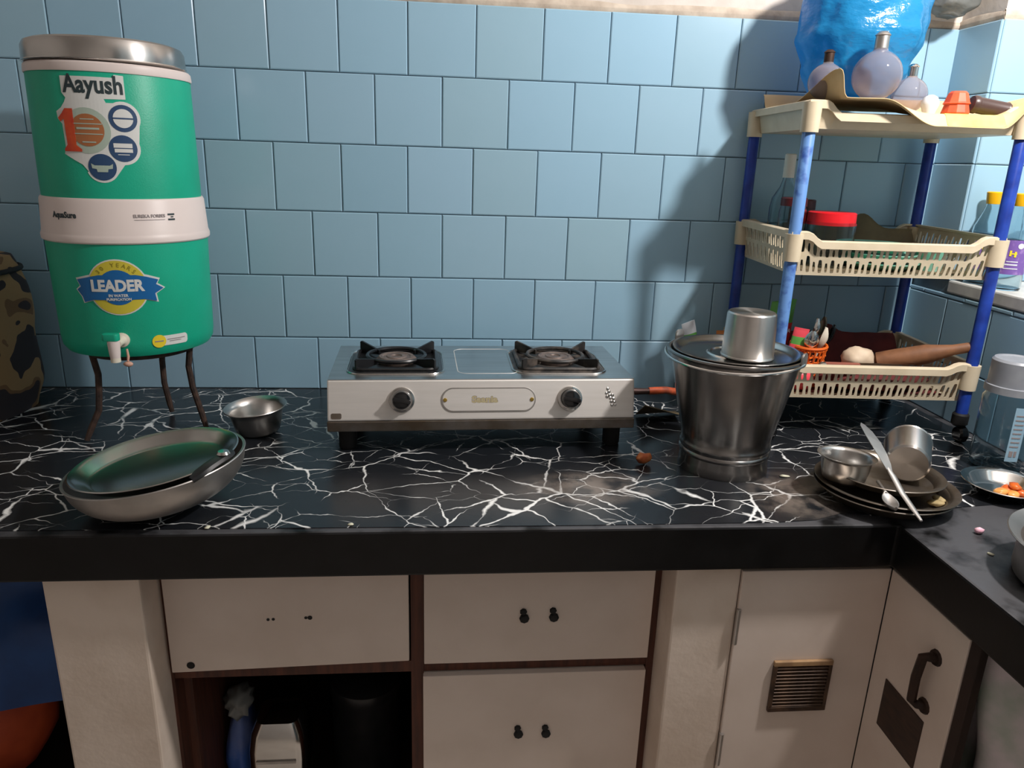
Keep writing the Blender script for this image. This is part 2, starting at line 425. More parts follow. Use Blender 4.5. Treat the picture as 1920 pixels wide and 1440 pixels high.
def lump(name, material, parent=None, size=(0.1,0.1,0.1), amp=0.15, fr=2.5, seed=0, sub=3, flat=None):
    bm = bmesh.new(); bmesh.ops.create_icosphere(bm, subdivisions=sub, radius=1.0)
    for v in bm.verts:
        n = noise.noise(v.co*fr + Vector((seed*3.7, seed*1.3, 5.1))) + 0.5*noise.noise(v.co*fr*2.3 + Vector((seed,7,2)))
        p = v.co*(1+amp*n)
        if flat is not None and p.z < flat: p.z = flat + (p.z-flat)*0.1
        v.co = Vector((p.x*size[0], p.y*size[1], p.z*size[2]))
    zmin = min(v.co.z for v in bm.verts)
    for v in bm.verts: v.co.z -= zmin
    for f in bm.faces: f.smooth = True
    me = bpy.data.meshes.new(name); bm.to_mesh(me); bm.free(); me.materials.append(MATS[material])
    o = bpy.data.objects.new(name, me); COL.objects.link(o)
    if parent is not None: o.parent = parent
    return o
def sheet_mesh(name, material, fn, nu, nv, th, parent=None):
    """solid sheet from fn(u,v)->Vector, thickness th"""
    P = [[fn(i/nu, j/nv) for i in range(nu+1)] for j in range(nv+1)]
    vs = []; N_ = (nu+1)*(nv+1)
    nor = []
    for j in range(nv+1):
        for i in range(nu+1):
            du = P[j][min(i+1,nu)]-P[j][max(i-1,0)]; dv = P[min(j+1,nv)][i]-P[max(j-1,0)][i]
            n = du.cross(dv); nor.append(n.normalized() if n.length > 1e-9 else Vector((0,0,1)))
    for j in range(nv+1):
        for i in range(nu+1): vs.append(P[j][i])
    for j in range(nv+1):
        for i in range(nu+1): vs.append(P[j][i]-nor[j*(nu+1)+i]*th)
    fs = []
    I = lambda i, j: j*(nu+1)+i
    for j in range(nv):
        for i in range(nu):
            q = (I(i,j), I(i+1,j), I(i+1,j+1), I(i,j+1)); fs.append(q); fs.append(tuple(N_+k for k in reversed(q)))
    for i in range(nu):
        fs.append((I(i+1,0), I(i,0), N_+I(i,0), N_+I(i+1,0))); fs.append((I(i,nv), I(i+1,nv), N_+I(i+1,nv), N_+I(i,nv)))
    for j in range(nv):
        fs.append((I(0,j), I(0,j+1), N_+I(0,j+1), N_+I(0,j))); fs.append((I(nu,j+1), I(nu,j), N_+I(nu,j), N_+I(nu,j+1)))
    m = MB(); m.add(vs, fs); return m.build(name, material, parent, smooth=True, angle=60)

# ================================================================== the setting
CT = 0.86            # counter top height
T = 0.1525           # tile pitch
ZT = 1.755           # top of the tiling
XL, XR, YB, ZC = -1.9, 1.155, -3.2, 2.9
XN = 1.7            # back of the window bay on the right
YJ = -0.145          # far jamb of that bay
ZS = 1.185           # sill height

struct(MB().box(XL-0.1, XN+0.1, YB-0.1, 0.1, -0.1, 0.0).build('floor', 'floor'))
struct(MB().box(XL-0.1, XN+0.1, YB-0.1, 0.1, ZC, ZC+0.1).build('ceiling', 'room_paint'))
wall_back = struct(MB().box(XL-0.1, XN+0.1, 0.003, 0.1, 0.0, ZT).build('wall_back', 'grout'))
struct(MB().box(XL-0.1, XL, YB, 0.1, 0, ZC).build('wall_left', 'room_paint'))
struct(MB().box(XL-0.1, XN+0.1, YB-0.1, YB, 0, ZC).build('wall_front', 'room_paint'))
wall_right = struct(MB().box(XR+0.003, XN, YB, 0.003, 0, ZS-0.03).box(XR+0.003, XN, YJ+0.003, 0.003, ZS-0.03, ZT).box(XN, XN+0.1, YB, 0.1, 0, ZC)
       .box(XR+0.003, XN, YB, -2.3, ZS-0.03, ZC).build('wall_right', 'grout'))
# plaster above the tiling, with its ragged lower lip
def upper_wall():
    m = MB()
    m.box(XL, XN, 0.004, 0.1, ZT, ZC); m.box(XR+0.004, XN, YJ+0.004, 0.004, ZT, ZC)
    return m.build('wall_upper', 'plaster')
struct(upper_wall())
def lip(name, p0, p1, out, seed):
    p0, p1 = Vector(p0), Vector(p1); n = 60; L_ = (p1-p0).length
    def fn(u, v):
        p = p0.lerp(p1, u); a = v*2*PI
        k = 0.5+0.5*noise.noise(Vector((u*L_*9+seed, 0.3, seed)))
        hh = 0.006+0.010*k
        return p + out*(0.004*math.cos(a) + 0.002*k) + Vector((0,0,1))*(hh*math.sin(a)+0.008)
    return struct(sheet_mesh(name, 'plaster_edge', fn, n, 8, 0.0005))
lip('trim_1', (XL,0.004,ZT), (XR,0.004,ZT), Vector((0,-1,0)), 1)
lip('trim_2', (XR+0.003,0.0,ZT), (XR+0.003,YJ,ZT), Vector((-1,0,0)), 4)
lip('trim_3', (XR,YJ+0.003,ZT), (XN,YJ+0.003,ZT), Vector((0,-1,0)), 8)
sill = MB().box(XR-0.004, XN-0.001, -2.3, YJ+0.002, ZS-0.03, ZS).build('window_sill', 'sill', bevel=0.004)
struct(sill); sill.name = 'trim_4'

# ---- tiles, one by one
_tm = {}
def tile_mesh(w_, h_):
    key = (round(w_,4), round(h_,4))
    if key not in _tm:
        m = MB(); b = 0.0022; d = 0.0; d2 = 0.006; w2, h2 = w_/2, h_/2
        m.add([(-w2,d2,-h2),(w2,d2,-h2),(w2,d2,h2),(-w2,d2,h2), (-w2,0.0016,-h2),(w2,0.0016,-h2),(w2,0.0016,h2),(-w2,0.0016,h2),
               (-w2+b,d,-h2+b),(w2-b,d,-h2+b),(w2-b,d,h2-b),(-w2+b,d,h2-b)],
              [(0,1,5,4),(1,2,6,5),(2,3,7,6),(3,0,4,7),(4,5,9,8),(5,6,10,9),(6,7,11,10),(7,4,8,11),(8,9,10,11)])
        o = m.build('tile', 'tile'); me = o.data; bpy.data.objects.remove(o); _tm[key] = me
    return _tm[key]
GAP = 0.0019
def tiles(parent, P, ax, rotz, u0, u1, z0, z1, rows):
    """rows: list of (ztop, offset); P origin, ax direction of u"""
    for ztop, off in rows:
        zt = min(ztop, z1); zb = max(ztop-T, z0)
        if zt-zb < 0.01: continue
        k = math.floor((u0-off)/T)
        while off+k*T < u1:
            a = max(off+k*T, u0); b = min(off+(k+1)*T, u1); k += 1
            if b-a < 0.008: continue
            o = bpy.data.objects.new('tile', tile_mesh(b-a-GAP, zt-zb-GAP)); COL.objects.link(o); o.parent = parent
            c = P + ax*((a+b)/2); nrm = Vector((math.sin(rotz), -math.cos(rotz), 0))
            o.location = (c.x+nrm.x*random.uniform(0,0.0012), c.y+nrm.y*random.uniform(0,0.0012), (zt+zb)/2)
            o.rotation_euler = (random.uniform(-0.003,0.003), random.uniform(-0.003,0.003), rotz+random.uniform(-0.003,0.003))
OFFS = [-0.4435, -0.5189, -0.5989, -0.5179, -0.5933, -0.5179]
tiles(wall_back, Vector((0,-0.003,0)), Vector((1,0,0)), 0, -1.45, XR, CT, ZT, [(ZT-k*T, OFFS[k]) for k in range(6)])
tiles(wall_right, Vector((XR-0.003,0,0)), Vector((0,-1,0)), -PI/2, 0, 1.4, CT, ZS-0.032, [(1.142+T, 0.06),(1.142,0.0),(1.142-T,0.07)])
tiles(wall_right, Vector((XR-0.003,0,0)), Vector((0,-1,0)), -PI/2, 0, -YJ, ZS, ZT, [(1.757-k*T, -0.004) for k in range(4)])
tiles(wall_right, Vector((0,YJ-0.003,0)), Vector((1,0,0)), 0, XR+0.001, XN-0.01, ZS, ZT, [(1.7565-k*T, XR+0.09*(k%2)) for k in range(4)])

# ---- worktop and what carries it
ctop = MB()
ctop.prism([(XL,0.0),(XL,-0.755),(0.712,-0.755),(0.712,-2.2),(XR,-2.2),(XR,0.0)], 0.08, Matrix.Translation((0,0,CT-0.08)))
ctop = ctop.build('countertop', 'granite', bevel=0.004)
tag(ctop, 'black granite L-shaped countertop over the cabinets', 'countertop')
for (p, l) in (((-0.685,-0.537), 'white plastered pillar at the left of the drawers'), ((0.345,0.459), 'white plastered pillar between drawers and corner door')):
    d = -0.73
    m = MB().box(p[0], p[1], d, -0.05, 0.0, CT-0.08).build('cabinet_pillar', 'pillar_paint', bevel=0.004)
    tag(m, l, 'pillar')

# ---- drawer unit between the pillars
du = thing('drawer_unit', 'brown wooden drawer unit with cream drawer fronts under the stove', 'cabinet', (0,0,0))
YD = -0.655
X0, X1 = -0.537, 0.345
for xa, xb in ((-0.1105,-0.0875),(X0,-0.5315),(0.331,X1)): MB().box(xa,xb,YD,YD+0.04,0.06,CT-0.08).build('stile', 'brown_wood', du)
MB().box(-0.5315,-0.1105,YD+0.002,YD+0.04,0.517,0.54).build('rail', 'brown_wood', du)
MB().box(-0.0875,0.331,YD+0.002,YD+0.04,0.517,0.541).build('rail', 'brown_wood', du)
MB().box(-0.5315,-0.1105,YD+0.002,YD+0.04,0.735,CT-0.08).build('rail', 'brown_wood', du)
MB().box(-0.0875,0.331,YD+0.002,YD+0.04,0.735,CT-0.08).build('rail', 'brown_wood', du)
for xa, xb in ((X0+0.001,-0.517),(-0.108,-0.09)): MB().box(xa,xb,YD+0.04,-0.06,0.06,0.77).build('side_panel', 'brown_wood', du)
MB().box(X0+0.001,X1-0.001,-0.06,-0.045,0.06,0.77).build('back_panel', 'dark_wood', du)
MB().box(X0+0.001,X1-0.001,YD+0.005,-0.06,0.04,0.06).build('bottom_panel', 'dark_wood', du)
MB().box(X0+0.02,-0.109,YD+0.04,-0.06,0.517,0.53).build('shelf', 'dark_wood', du)
def drawer(x0, x1, z0, z1, skew=0.0):
    m = MB(); y0, y1 = YD-0.010, YD+0.012
    m.add([(x0,y0,z0-skew),(x1,y0,z0),(x1,y1,z0),(x0,y1,z0-skew),(x0,y0,z1),(x1,y0,z1),(x1,y1,z1),(x0,y1,z1)],
          [(0,3,2,1),(4,5,6,7),(0,1,5,4),(1,2,6,5),(2,3,7,6),(3,0,4,7)])
    return m.build('drawer_front', 'cabinet_paint', du, bevel=0.0015)
d1 = drawer(-0.5305,-0.1135,0.549,0.745,0.011); d2 = drawer(-0.0865,0.330,0.541,0.745); d3 = drawer(-0.0885,0.3295,0.10,0.514)
def holes(par, pts, r, h=0.006):
    for (x, z, rr) in pts:
        t = Matrix.Translation((x, YD-0.0102, z)) @ Matrix.Rotation(PI/2, 4, 'X')
        MB().lathe([(0,0.0004),(rr,0.0004),(rr*0.9,-0.0006),(0,-0.0006)], 14, t).build('screw_hole', 'black_rubber', par)
holes(d1, [(-0.358,0.643,0.0028),(-0.349,0.6435,0.0028),(-0.293,0.645,0.0028),(-0.286,0.645,0.0042),(-0.497,0.553,0.0072)], 0)
def knob_stub(par, x, z):
    t = Matrix.Translation((x, YD-0.010, z)) @ Matrix.Rotation(PI/2, 4, 'X')
    o = MB().lathe([(0,0.006),(0.007,0.006),(0.009,0.004),(0.009,0.0),(0,0)], 8, t).build('knob', 'black_rubber', par)
    t2 = Matrix.Translation((x-0.002, YD-0.010, z+0.0135)) @ Matrix.Rotation(PI/2, 4, 'X')
    MB().lathe([(0,0.004),(0.0055,0.004),(0.0066,0.002),(0.0066,0),(0,0)], 7, t2).build('knob', 'black_rubber', par)
for par, x, z in ((d2,0.094,0.634),(d2,0.148,0.635),(d3,0.092,0.378),(d3,0.145,0.377)): knob_stub(par, x, z)

# ---- corner cabinet, two leaves meeting in the inner corner
cc = thing('corner_cabinet', 'cream corner cabinet with louvre vent and brown pull handle', 'cabinet', (0,0,0))
MB().box(0.46,0.731,-0.714,-0.05,0.02,CT-0.081).build('carcass', 'cabinet_side', cc)
door = MB().box(0.4605,0.7302,-0.734,-0.7145,0.03,0.764).build('door', 'cabinet_paint', cc, bevel=0.002)
MB().box(0.749,0.752,-0.93,-0.715,0.02,0.775).build('carcass_side', 'brown_wood', cc)
MB().box(0.732,0.746,-0.957,-0.936,0.02,CT-0.081).build('stile', 'dark_wood', cc, bevel=0.002)
leaf = MB().box(0.7305,0.7485,-0.935,-0.7345,0.03,0.764).build('door', 'cabinet_paint', cc, bevel=0.002)
for z in (0.655,0.39):
    MB().lathe([(0,-0.035),(0.0042,-0.035),(0.0042,0.035),(0,0.035)], 10, Matrix.Translation((0.4615,-0.736,z))).build('hinge', 'steel_dull', door)
# louvre vent in the door
vx0, vx1, vz0, vz1, vy = 0.540, 0.650, 0.474, 0.582, -0.7345
b = 0.010
for bxs, mt in (((vx0,vx1,vz1-b,vz1),'vent_frame'),((vx0,vx1,vz0,vz0+b),'vent_bronze'),((vx0,vx0+b*0.7,vz0+b,vz1-b),'vent_bronze'),((vx1-b*0.7,vx1,vz0+b,vz1-b),'vent_bronze')):
    MB().box(bxs[0],bxs[1],vy-0.007,vy,bxs[2],bxs[3]).build('vent_bar', mt, door, bevel=0.0015)
MB().box(vx0+0.004,vx1-0.004,vy-0.0012,vy,vz0+0.004,vz1-0.004).build('vent_back', 'black_rubber', door)
n = 12; sm = None
for k in range(n):
    z = vz0+b+(vz1-vz0-2*b)*(k+0.5)/n
    if sm is None:
        m = MB(); m.add([(vx0+0.006,0,-0.001),(vx1-0.006,0,-0.001),(vx1-0.006,-0.005,-0.0042),(vx0+0.006,-0.005,-0.0042),
                         (vx0+0.006,0,0.0012),(vx1-0.006,0,0.0012),(vx1-0.006,-0.005,-0.002),(vx0+0.006,-0.005,-0.002)],
                        [(0,3,2,1),(4,5,6,7),(0,1,5,4),(1,2,6,5),(2,3,7,6),(3,0,4,7)])
        o = m.build('slat', 'vent_bronze', door); sm = o.data
    else:
        o = bpy.data.objects.new('slat', sm); COL.objects.link(o); o.parent = door
    o.location = (0, vy-0.0012, z+0.001)
# flush panel and pull on the side leaf
MB().box(0.7285,0.7335,-0.884,-0.777,0.474,0.57).build('vent_panel', 'vent_panel', leaf, bevel=0.001)
MB().tube([(0.7305,-0.878,0.690),(0.720,-0.876,0.690),(0.714,-0.870,0.686),(0.712,-0.867,0.645),(0.714,-0.866,0.600),(0.720,-0.872,0.596),(0.7305,-0.876,0.596)], 0.0075, 8).build('pull_handle', 'dark_metal', leaf, smooth=True)
for z, y in ((0.690,-0.878),(0.596,-0.876)):
    MB().lathe([(0,0),(0.014,0),(0.012,0.004),(0,0.004)], 12, Matrix.Translation((0.7305,y,z)) @ Matrix.Rotation(-PI/2, 4, 'Y')).build('handle_plate', 'dark_metal', leaf)

# ---- vinyl sheet with white veins over the left run of the worktop
sp = [(-1.85,-0.012),(-1.85,-0.742),(-0.9,-0.738),(-0.3,-0.741),(0.15,-0.744),(0.5,-0.742),(0.575,-0.735),(0.63,-0.712),(0.70,-0.722),(0.78,-0.708),(0.86,-0.694),(0.94,-0.684),(1.0,-0.692),(1.07,-0.686),(1.13,-0.668),(1.13,-0.012)]
sh = MB().prism(sp, 0.0014, Matrix.Translation((0,0,CT))).build('vinyl_sheet', 'veined_vinyl')
tag(sh, 'black vinyl sheet with white marble veins laid over the counter', 'counter sheet')
ZV = CT+0.0014

# ================================================================== water filter
FC = Vector((-0.668,-0.29,0))
st = thing('filter_stand', 'rusty three-legged iron rod stand under the green water filter', 'stand', (FC.x, FC.y, ZV))
def rel(*p): return [Vector((a-FC.x, b-FC.y, c-ZV)) for a,b,c in p]
zb = 1.047
ring = [Vector((0.098*math.cos(2*PI*k/36), 0.098*math.sin(2*PI*k/36), zb-0.006-ZV)) for k in range(37)]
MB().tube(ring, 0.0055, 8, caps=False).build('ring', 'rust', st, smooth=True)
for pts in (((-0.735,-0.361,1.040),(-0.728,-0.362,1.0),(-0.731,-0.362,0.963),(-0.736,-0.362,0.925),(-0.750,-0.369,0.893),(-0.760,-0.376,0.867)),
            ((-0.664,-0.192,1.040),(-0.667,-0.198,0.985),(-0.667,-0.20,0.934),(-0.660,-0.20,0.885),(-0.657,-0.20,0.867)),
            ((-0.571,-0.30,1.040),(-0.577,-0.30,1.0),(-0.573,-0.30,0.956),(-0.558,-0.302,0.895),(-0.552,-0.303,0.867))):
    MB().tube(rel(*pts), [0.0062]*(len(pts)-1)+[0.005], 9).build('leg', 'rust', st, smooth=True)
wf = thing('water_filter', 'green and white drum water filter with steel lid on rod stand', 'water filter', (FC.x, FC.y, zb))
def P_(*a): return [(r, z-zb) for r, z in a]
MB().lathe(P_((0,zb+0.0005),(0.118,zb+0.0005),(0.130,zb+0.004),(0.1365,zb+0.014),(0.1385,zb+0.03),(0.1425,1.262),(0.138,1.264),(0,1.264)), 72).build('lower_tank', 'green_plastic', wf, smooth=True)
MB().lathe(P_((0,1.2605),(0.1445,1.2605),(0.1468,1.263),(0.1472,1.270),(0.1458,1.274),(0.1448,1.277),(0.1415,1.334),(0.139,1.339),(0.132,1.34),(0,1.34)), 72).build('collar_band', 'white_plastic', wf, smooth=True)
MB().lathe(P_((0,1.338),(0.1368,1.338),(0.1372,1.36),(0.1352,1.545),(0.134,1.549),(0,1.549)), 72).build('upper_tank', 'green_plastic', wf, smooth=True)
MB().lathe(P_((0,1.547),(0.1366,1.547),(0.1376,1.550),(0.1366,1.560),(0.134,1.563),(0,1.563)), 72).build('top_rim', 'white_plastic', wf, smooth=True)
lid = MB().lathe([(0,0.0),(0.128,0.0),(0.1325,0.002),(0.1335,0.010),(0.1325,0.028),(0.128,0.036),(0.118,0.040),(0.06,0.0425),(0,0.043)], 72).build('lid', 'steel', wf, smooth=True)
place(lid, (-0.004,0,1.5645-zb), (0, rad(-0.6), 0))
MB().tube([(0.1338*math.cos(2*PI*k/72), 0.1338*math.sin(2*PI*k/72), 0.003) for k in range(73)], 0.0018, 6, caps=False).build('rolled_edge', 'steel_bright', lid, smooth=True)
def RU(v): z = v+zb; return 0.1372 + (0.1352-0.1372)*(z-1.36)/(1.545-1.36)
def RLo(v): z = v+zb; return 0.1385 + (0.1425-0.1385)*(z-(zb+0.03))/(1.262-(zb+0.03))
def RBd(v): z = v+zb; return 0.1448 + (0.1415-0.1448)*(z-1.277)/(1.334-1.277)
A = rad
# upper sticker
r0 = 0.136; a0 = A(9)
def U(deg): return (A(deg)-A(9))*r0
def V(z): return z-zb
outline = [(U(-9),V(1.5385)),(U(-9),V(1.512)),(U(-6.5),V(1.504)),(U(-8),V(1.497)),(U(-11),V(1.488)),(U(-15),V(1.482)),(U(-14.5),V(1.470)),(U(-11.5),V(1.462)),(U(-11),V(1.425)),(U(-12.5),V(1.413)),(U(-6),V(1.404)),(U(0),V(1.396)),(U(3.5),V(1.385))]
outline += [(U(13)+0.026*math.cos(rad(t)), V(1.3925)+0.026*math.sin(rad(t))) for t in range(200,330,12)]
outline += [(U(28)+0.0275*math.cos(rad(t)), V(1.4245)+0.0275*math.sin(rad(t))) for t in range(270,385,12)]
outline += [(U(30)+0.0275*math.cos(rad(t)), V(1.474)+0.0275*math.sin(rad(t))) for t in range(-25,130,12)]
outline += [(U(20),V(1.498)),(U(19),V(1.504)),(U(33),V(1.505)),(U(33),V(1.5425)),(U(27),V(1.5435)),(U(26),V(1.5385))]
a0 = A(6)
s1 = wrap('sticker', [poly2d(outline)], 'print_white', wf, RU, a0, 0.0002)
wrap('lettering', [text2d('Aayush', 0.040, U(12), V(1.5225), 0.0011, 0.094)], 'print_dark', s1, RU, a0, 0.0007)
wrap('medallion', [poly2d(circ(U(5.5),V(1.452),0.0375))], 'print_sage', s1, RU, a0, 0.0007)
wrap('medallion_face', [poly2d(circ(U(6),V(1.453),0.0265))], 'print_brown', s1, RU, a0, 0.0012)
wrap('medallion_lines', [bar2d(U(-3),U(16),V(1.4625),V(1.4640)), bar2d(U(-3),U(16),V(1.4460),V(1.4475)), bar2d(U(-1),U(14),V(1.454),V(1.4572)), bar2d(U(2),U(11),V(1.4325),V(1.4345)), bar2d(U(2),U(11),V(1.470),V(1.4715))], 'print_sage', s1, RU, a0, 0.0017)
one = [(U(-13.8),V(1.4715)),(U(-12.5),V(1.4655)),(U(-9.5),V(1.470)),(U(-9),V(1.428)),(U(-11.5),V(1.4215)),(U(-11.5),V(1.4175)),(U(1),V(1.4175)),(U(1),V(1.4215)),(U(-2.5),V(1.428)),(U(-2.5),V(1.487)),(U(-8),V(1.487)),(U(-10.5),V(1.479))]
wrap('numeral_one', [poly2d(one)], 'print_orange', s1, RU, a0, 0.0017)
for dg, z, k in ((30,1.474,0),(28,1.4245,1),(13,1.3925,2)):
    wrap('badge', [poly2d(circ(U(dg),V(z),0.0222))], 'print_navy', s1, RU, a0, 0.0007)
    if k == 0:
        sh_ = [poly2d(circ(U(dg),V(z),0.0155))]
        wrap('badge_print', sh_, 'print_white', s1, RU, a0, 0.0012)
        wrap('badge_print', [bar2d(U(dg)-0.0155,U(dg)+0.0155,V(z)-0.0012,V(z)+0.0012)], 'print_navy', s1, RU, a0, 0.0017)
    elif k == 1:
        wrap('badge_print', [bar2d(U(dg)-0.0145,U(dg)+0.0145,V(z)+0.0012,V(z)+0.0085), bar2d(U(dg)-0.0135,U(dg)+0.0145,V(z)-0.0065,V(z)-0.0005), bar2d(U(dg)-0.009,U(dg)+0.009,V(z)-0.0108,V(z)-0.0096)], 'print_white', s1, RU, a0, 0.0012)
    else:
        wrap('badge_print', [poly2d([(U(dg)-0.017,V(z)+0.006),(U(dg)-0.012,V(z)+0.003),(U(dg)+0.012,V(z)+0.003),(U(dg)+0.017,V(z)+0.006),(U(dg)+0.016,V(z)-0.002),(U(dg)+0.009,V(z)-0.003),(U(dg)+0.008,V(z)-0.008),(U(dg)-0.008,V(z)-0.008),(U(dg)-0.009,V(z)-0.003),(U(dg)-0.016,V(z)-0.002)])], 'print_sage', s1, RU, a0, 0.0012)
# collar lettering
wrap('lettering', [text2d('AquaSure', 0.0145, 0, V(1.3085), 0.0005, 0.052)], 'print_dark', wf, RBd, A(-22), 0.0004)
wrap('lettering', [text2d('EUREKA FORBES', 0.0078, 0, V(1.310), 0.0002, 0.054)], 'print_grey', wf, RBd, A(37), 0.0004)
wrap('lettering', [bar2d(-0.026,0.026,V(1.3028),V(1.3036))], 'print_grey', wf, RBd, A(37), 0.0004)
wrap('emblem', [bar2d(-0.0065,0.0065,V(1.3105),V(1.3135)), bar2d(-0.0065,0.0065,V(1.3015),V(1.3045)), bar2d(-0.001,0.004,V(1.3065),V(1.3085))], 'print_dark', wf, RBd, A(52.5), 0.0004)
# lower emblem
a1 = A(10.5); VZ = V(1.1835)
rib = [(-0.072,-0.005+0.0),(-0.064,0.001),(-0.070,0.0135),(-0.048,0.0185),(-0.030,0.0225),(0.030,0.0225),(0.048,0.0185),(0.068,0.012),(0.063,0.004),(0.0755,-0.004),(0.060,-0.013),(0.062,-0.0275),(0.043,-0.0225),(-0.043,-0.0225),(-0.060,-0.0275),(-0.063,-0.017)]
s2 = wrap('sticker', [poly2d([(u*1.05, VZ+0.001+v*1.12) for u,v in rib])], 'print_white', wf, RLo, a1, 0.0002)
wrap('emblem_border', [poly2d(circ(0,VZ,0.0512,40))], 'print_white', s2, RLo, a1, 0.0003)
wrap('emblem_ring', [poly2d(circ(0,VZ,0.0488,40))], 'print_gold', s2, RLo, a1, 0.0008)
def arctext(s, r, size, spread):
    out = []
    for i, ch in enumerate(s):
        if ch == ' ': continue
        t = rad(90 - spread*(i/(len(s)-1)-0.5)); vs, fs = text2d(ch, size)
        c_, s_ = math.cos(t-PI/2), math.sin(t-PI/2)
        out.append(([(x*c_-y*s_+r*math.cos(t), x*s_+y*c_+VZ+r*math.sin(t)) for x, y in vs], fs))
    return out
wrap('lettering', arctext('30 YEARS', 0.041, 0.0105, 92), 'print_olive', s2, RLo, a1, 0.0013)
wrap('emblem_disc', [poly2d(circ(0,VZ,0.0320,40))], 'print_blue', s2, RLo, a1, 0.0013)
wrap('ribbon', [poly2d([(u, VZ+v) for u,v in rib])], 'print_blue', s2, RLo, a1, 0.0018)
wrap('lettering', [text2d('LEADER', 0.0285, 0, VZ+0.0035, 0.0012, 0.088)], 'print_white', s2, RLo, a1, 0.0023)
wrap('lettering', [text2d('IN WATER', 0.0068, 0, VZ-0.0145, 0.0002), text2d('PURIFICATION', 0.0062, 0, VZ-0.0215, 0.0002)], 'print_white', s2, RLo, a1, 0.0023)
# small rating sticker
a2 = A(44)
s3 = wrap('sticker', [poly2d([(x, y+V(1.0785)) for x,y in rrect(0.064,0.019,0.006)])], 'print_white', wf, RLo, a2, 0.0002)
wrap('yellow_seal', [poly2d(circ(-0.023,V(1.0785),0.0122))], 'print_yellow', s3, RLo, a2, 0.0008)
wrap('sticker_print', [bar2d(-0.008,0.026,V(1.0800),V(1.0812)), bar2d(-0.004,0.018,V(1.0765),V(1.0775)), bar2d(-0.0305,-0.0155,V(1.0775),V(1.0797))], 'print_grey', s3, RLo, a2, 0.0013)
# tap
tap = thing_tap = bpy.data.objects.new('tap', None)
ta = A(7.5); tz = 1.083
def TT(x, y, z):   # x right, y outwards, z up, around the tap axis
    R = RLo(tz-zb); return Vector(((R+y)*math.sin(ta)+x*math.cos(ta), -(R+y)*math.cos(ta)+x*math.sin(ta), tz-zb+z))
Bt = Matrix.Translation(TT(0,0,0)) @ Matrix.Rotation(ta, 4, 'Z') @ Matrix.Rotation(PI/2, 4, 'X')
bpy.data.objects.remove(tap)
tb = MB().lathe([(0,-0.004),(0.0135,-0.004),(0.0135,0.004),(0.010,0.006),(0.0075,0.012),(0.0075,0.034),(0,0.034)], 24, Bt @ Matrix.Translation((0.003,0.003,0))).build('tap_flange', 'tap_cream', wf, smooth=True)
sp0 = TT(-0.002,0.034,0.0)
MB().lathe([(0,-0.022),(0.0085,-0.022),(0.0095,-0.014),(0.0105,0.004),(0.0105,0.010),(0,0.010)], 24, Matrix.Translation(sp0)).build('tap_body', 'white_plastic', wf, smooth=True)
MB().lathe([(0.0085,-0.030),(0.0085,-0.021),(0.0055,-0.021),(0.0055,-0.030),(0.0085,-0.030)], 20, Matrix.Translation(sp0)).build('tap_spout', 'tap_cream', wf, smooth=True)
hd = MB(); hd.prism(rrect(0.028,0.018,0.006), 0.013, Matrix.Translation(sp0+Vector((-0.003,-0.001,0.010))))
hd.build('tap_lever', 'green_plastic', wf, bevel=0.002, smooth=True)
MB().tube([TT(0.012,0.010,-0.012), TT(0.014,0.014,-0.026), TT(0.013,0.016,-0.034)], [0.002,0.0025,0.002], 8).build('drip_string', 'tap_tag', wf, smooth=True)
tg_ = lump('drip_plug', 'tap_tag', wf, (0.009,0.006,0.005), 0.2, 2, 3, 2); tg_.location = TT(0.013,0.016,-0.044)

# ================================================================== big bowl, plate and ladle at the left
BW = Vector((-0.510,-0.654,0))
tilt = (rad(0), rad(-7.5), 0)
def bowl_prof(rim, h, foot, k=0.55, lipw=0.0, n=12):
    p = [(0,0),(foot,0)]
    for i in range(1, n+1):
        t = i/n; p.append((foot+(rim-foot)*math.sin(t*PI/2)**0.9, h*(1-math.cos(t*PI/2))**(k)))
    if lipw: p += [(rim+lipw*0.5, h+0.001),(rim+lipw, h+0.0005),(rim+lipw,h+0.002),(rim+lipw*0.4,h+0.003)]
    return p
def deep_bowl(rim, h, foot, t=0.0016):
    out = [(0,0),(foot*0.7,0.0003)]
    n = 14
    for i in range(n+1):
        a = i/n*PI/2; out.append((foot+(rim-foot)*math.sin(a), 0.002+h*(1-math.cos(a))))
    return out
bo = deep_bowl(0.137, 0.068, 0.045)
prof = bo + [(0.1395,0.071),(0.1385,0.0725),(0.1355,0.0715)] + [(max(r-0.0022,0), z+0.0016) for r, z in reversed(bo)]
o = MB().lathe(prof, 72).build('steel_bowl', 'steel_dull', smooth=True)
tag(place(o, (BW.x, BW.y, ZV+0.0065), tilt), 'large round-bottomed steel bowl tipped left at the counter edge', 'bowl')
pl = [(0,0),(0.098,0.0),(0.108,0.004),(0.119,0.015),(0.1285,0.019),(0.1295,0.0205),(0.1275,0.0215),(0.118,0.0175),(0.1065,0.006),(0.0975,0.002),(0,0.002)]
o = MB().lathe(pl, 72).build('steel_plate', 'steel_bright', smooth=True)
MATS['plate_mirror'] = mat('plate_mirror', (206,204,200), 0.2, 1.0, rgb2=(190,188,185), nscale=14, rvar=0.05)
o.data.materials[0] = MATS['plate_mirror']
tag(place(o, (-0.5177,-0.653,ZV+0.0640), (rad(0.5), rad(-7.5), 0)), 'shiny steel plate set inside the large bowl', 'plate')
ladle = thing('ladle', 'dark steel ladle handle resting on plate inside the large bowl', 'ladle', (-0.410,-0.715,0.964))
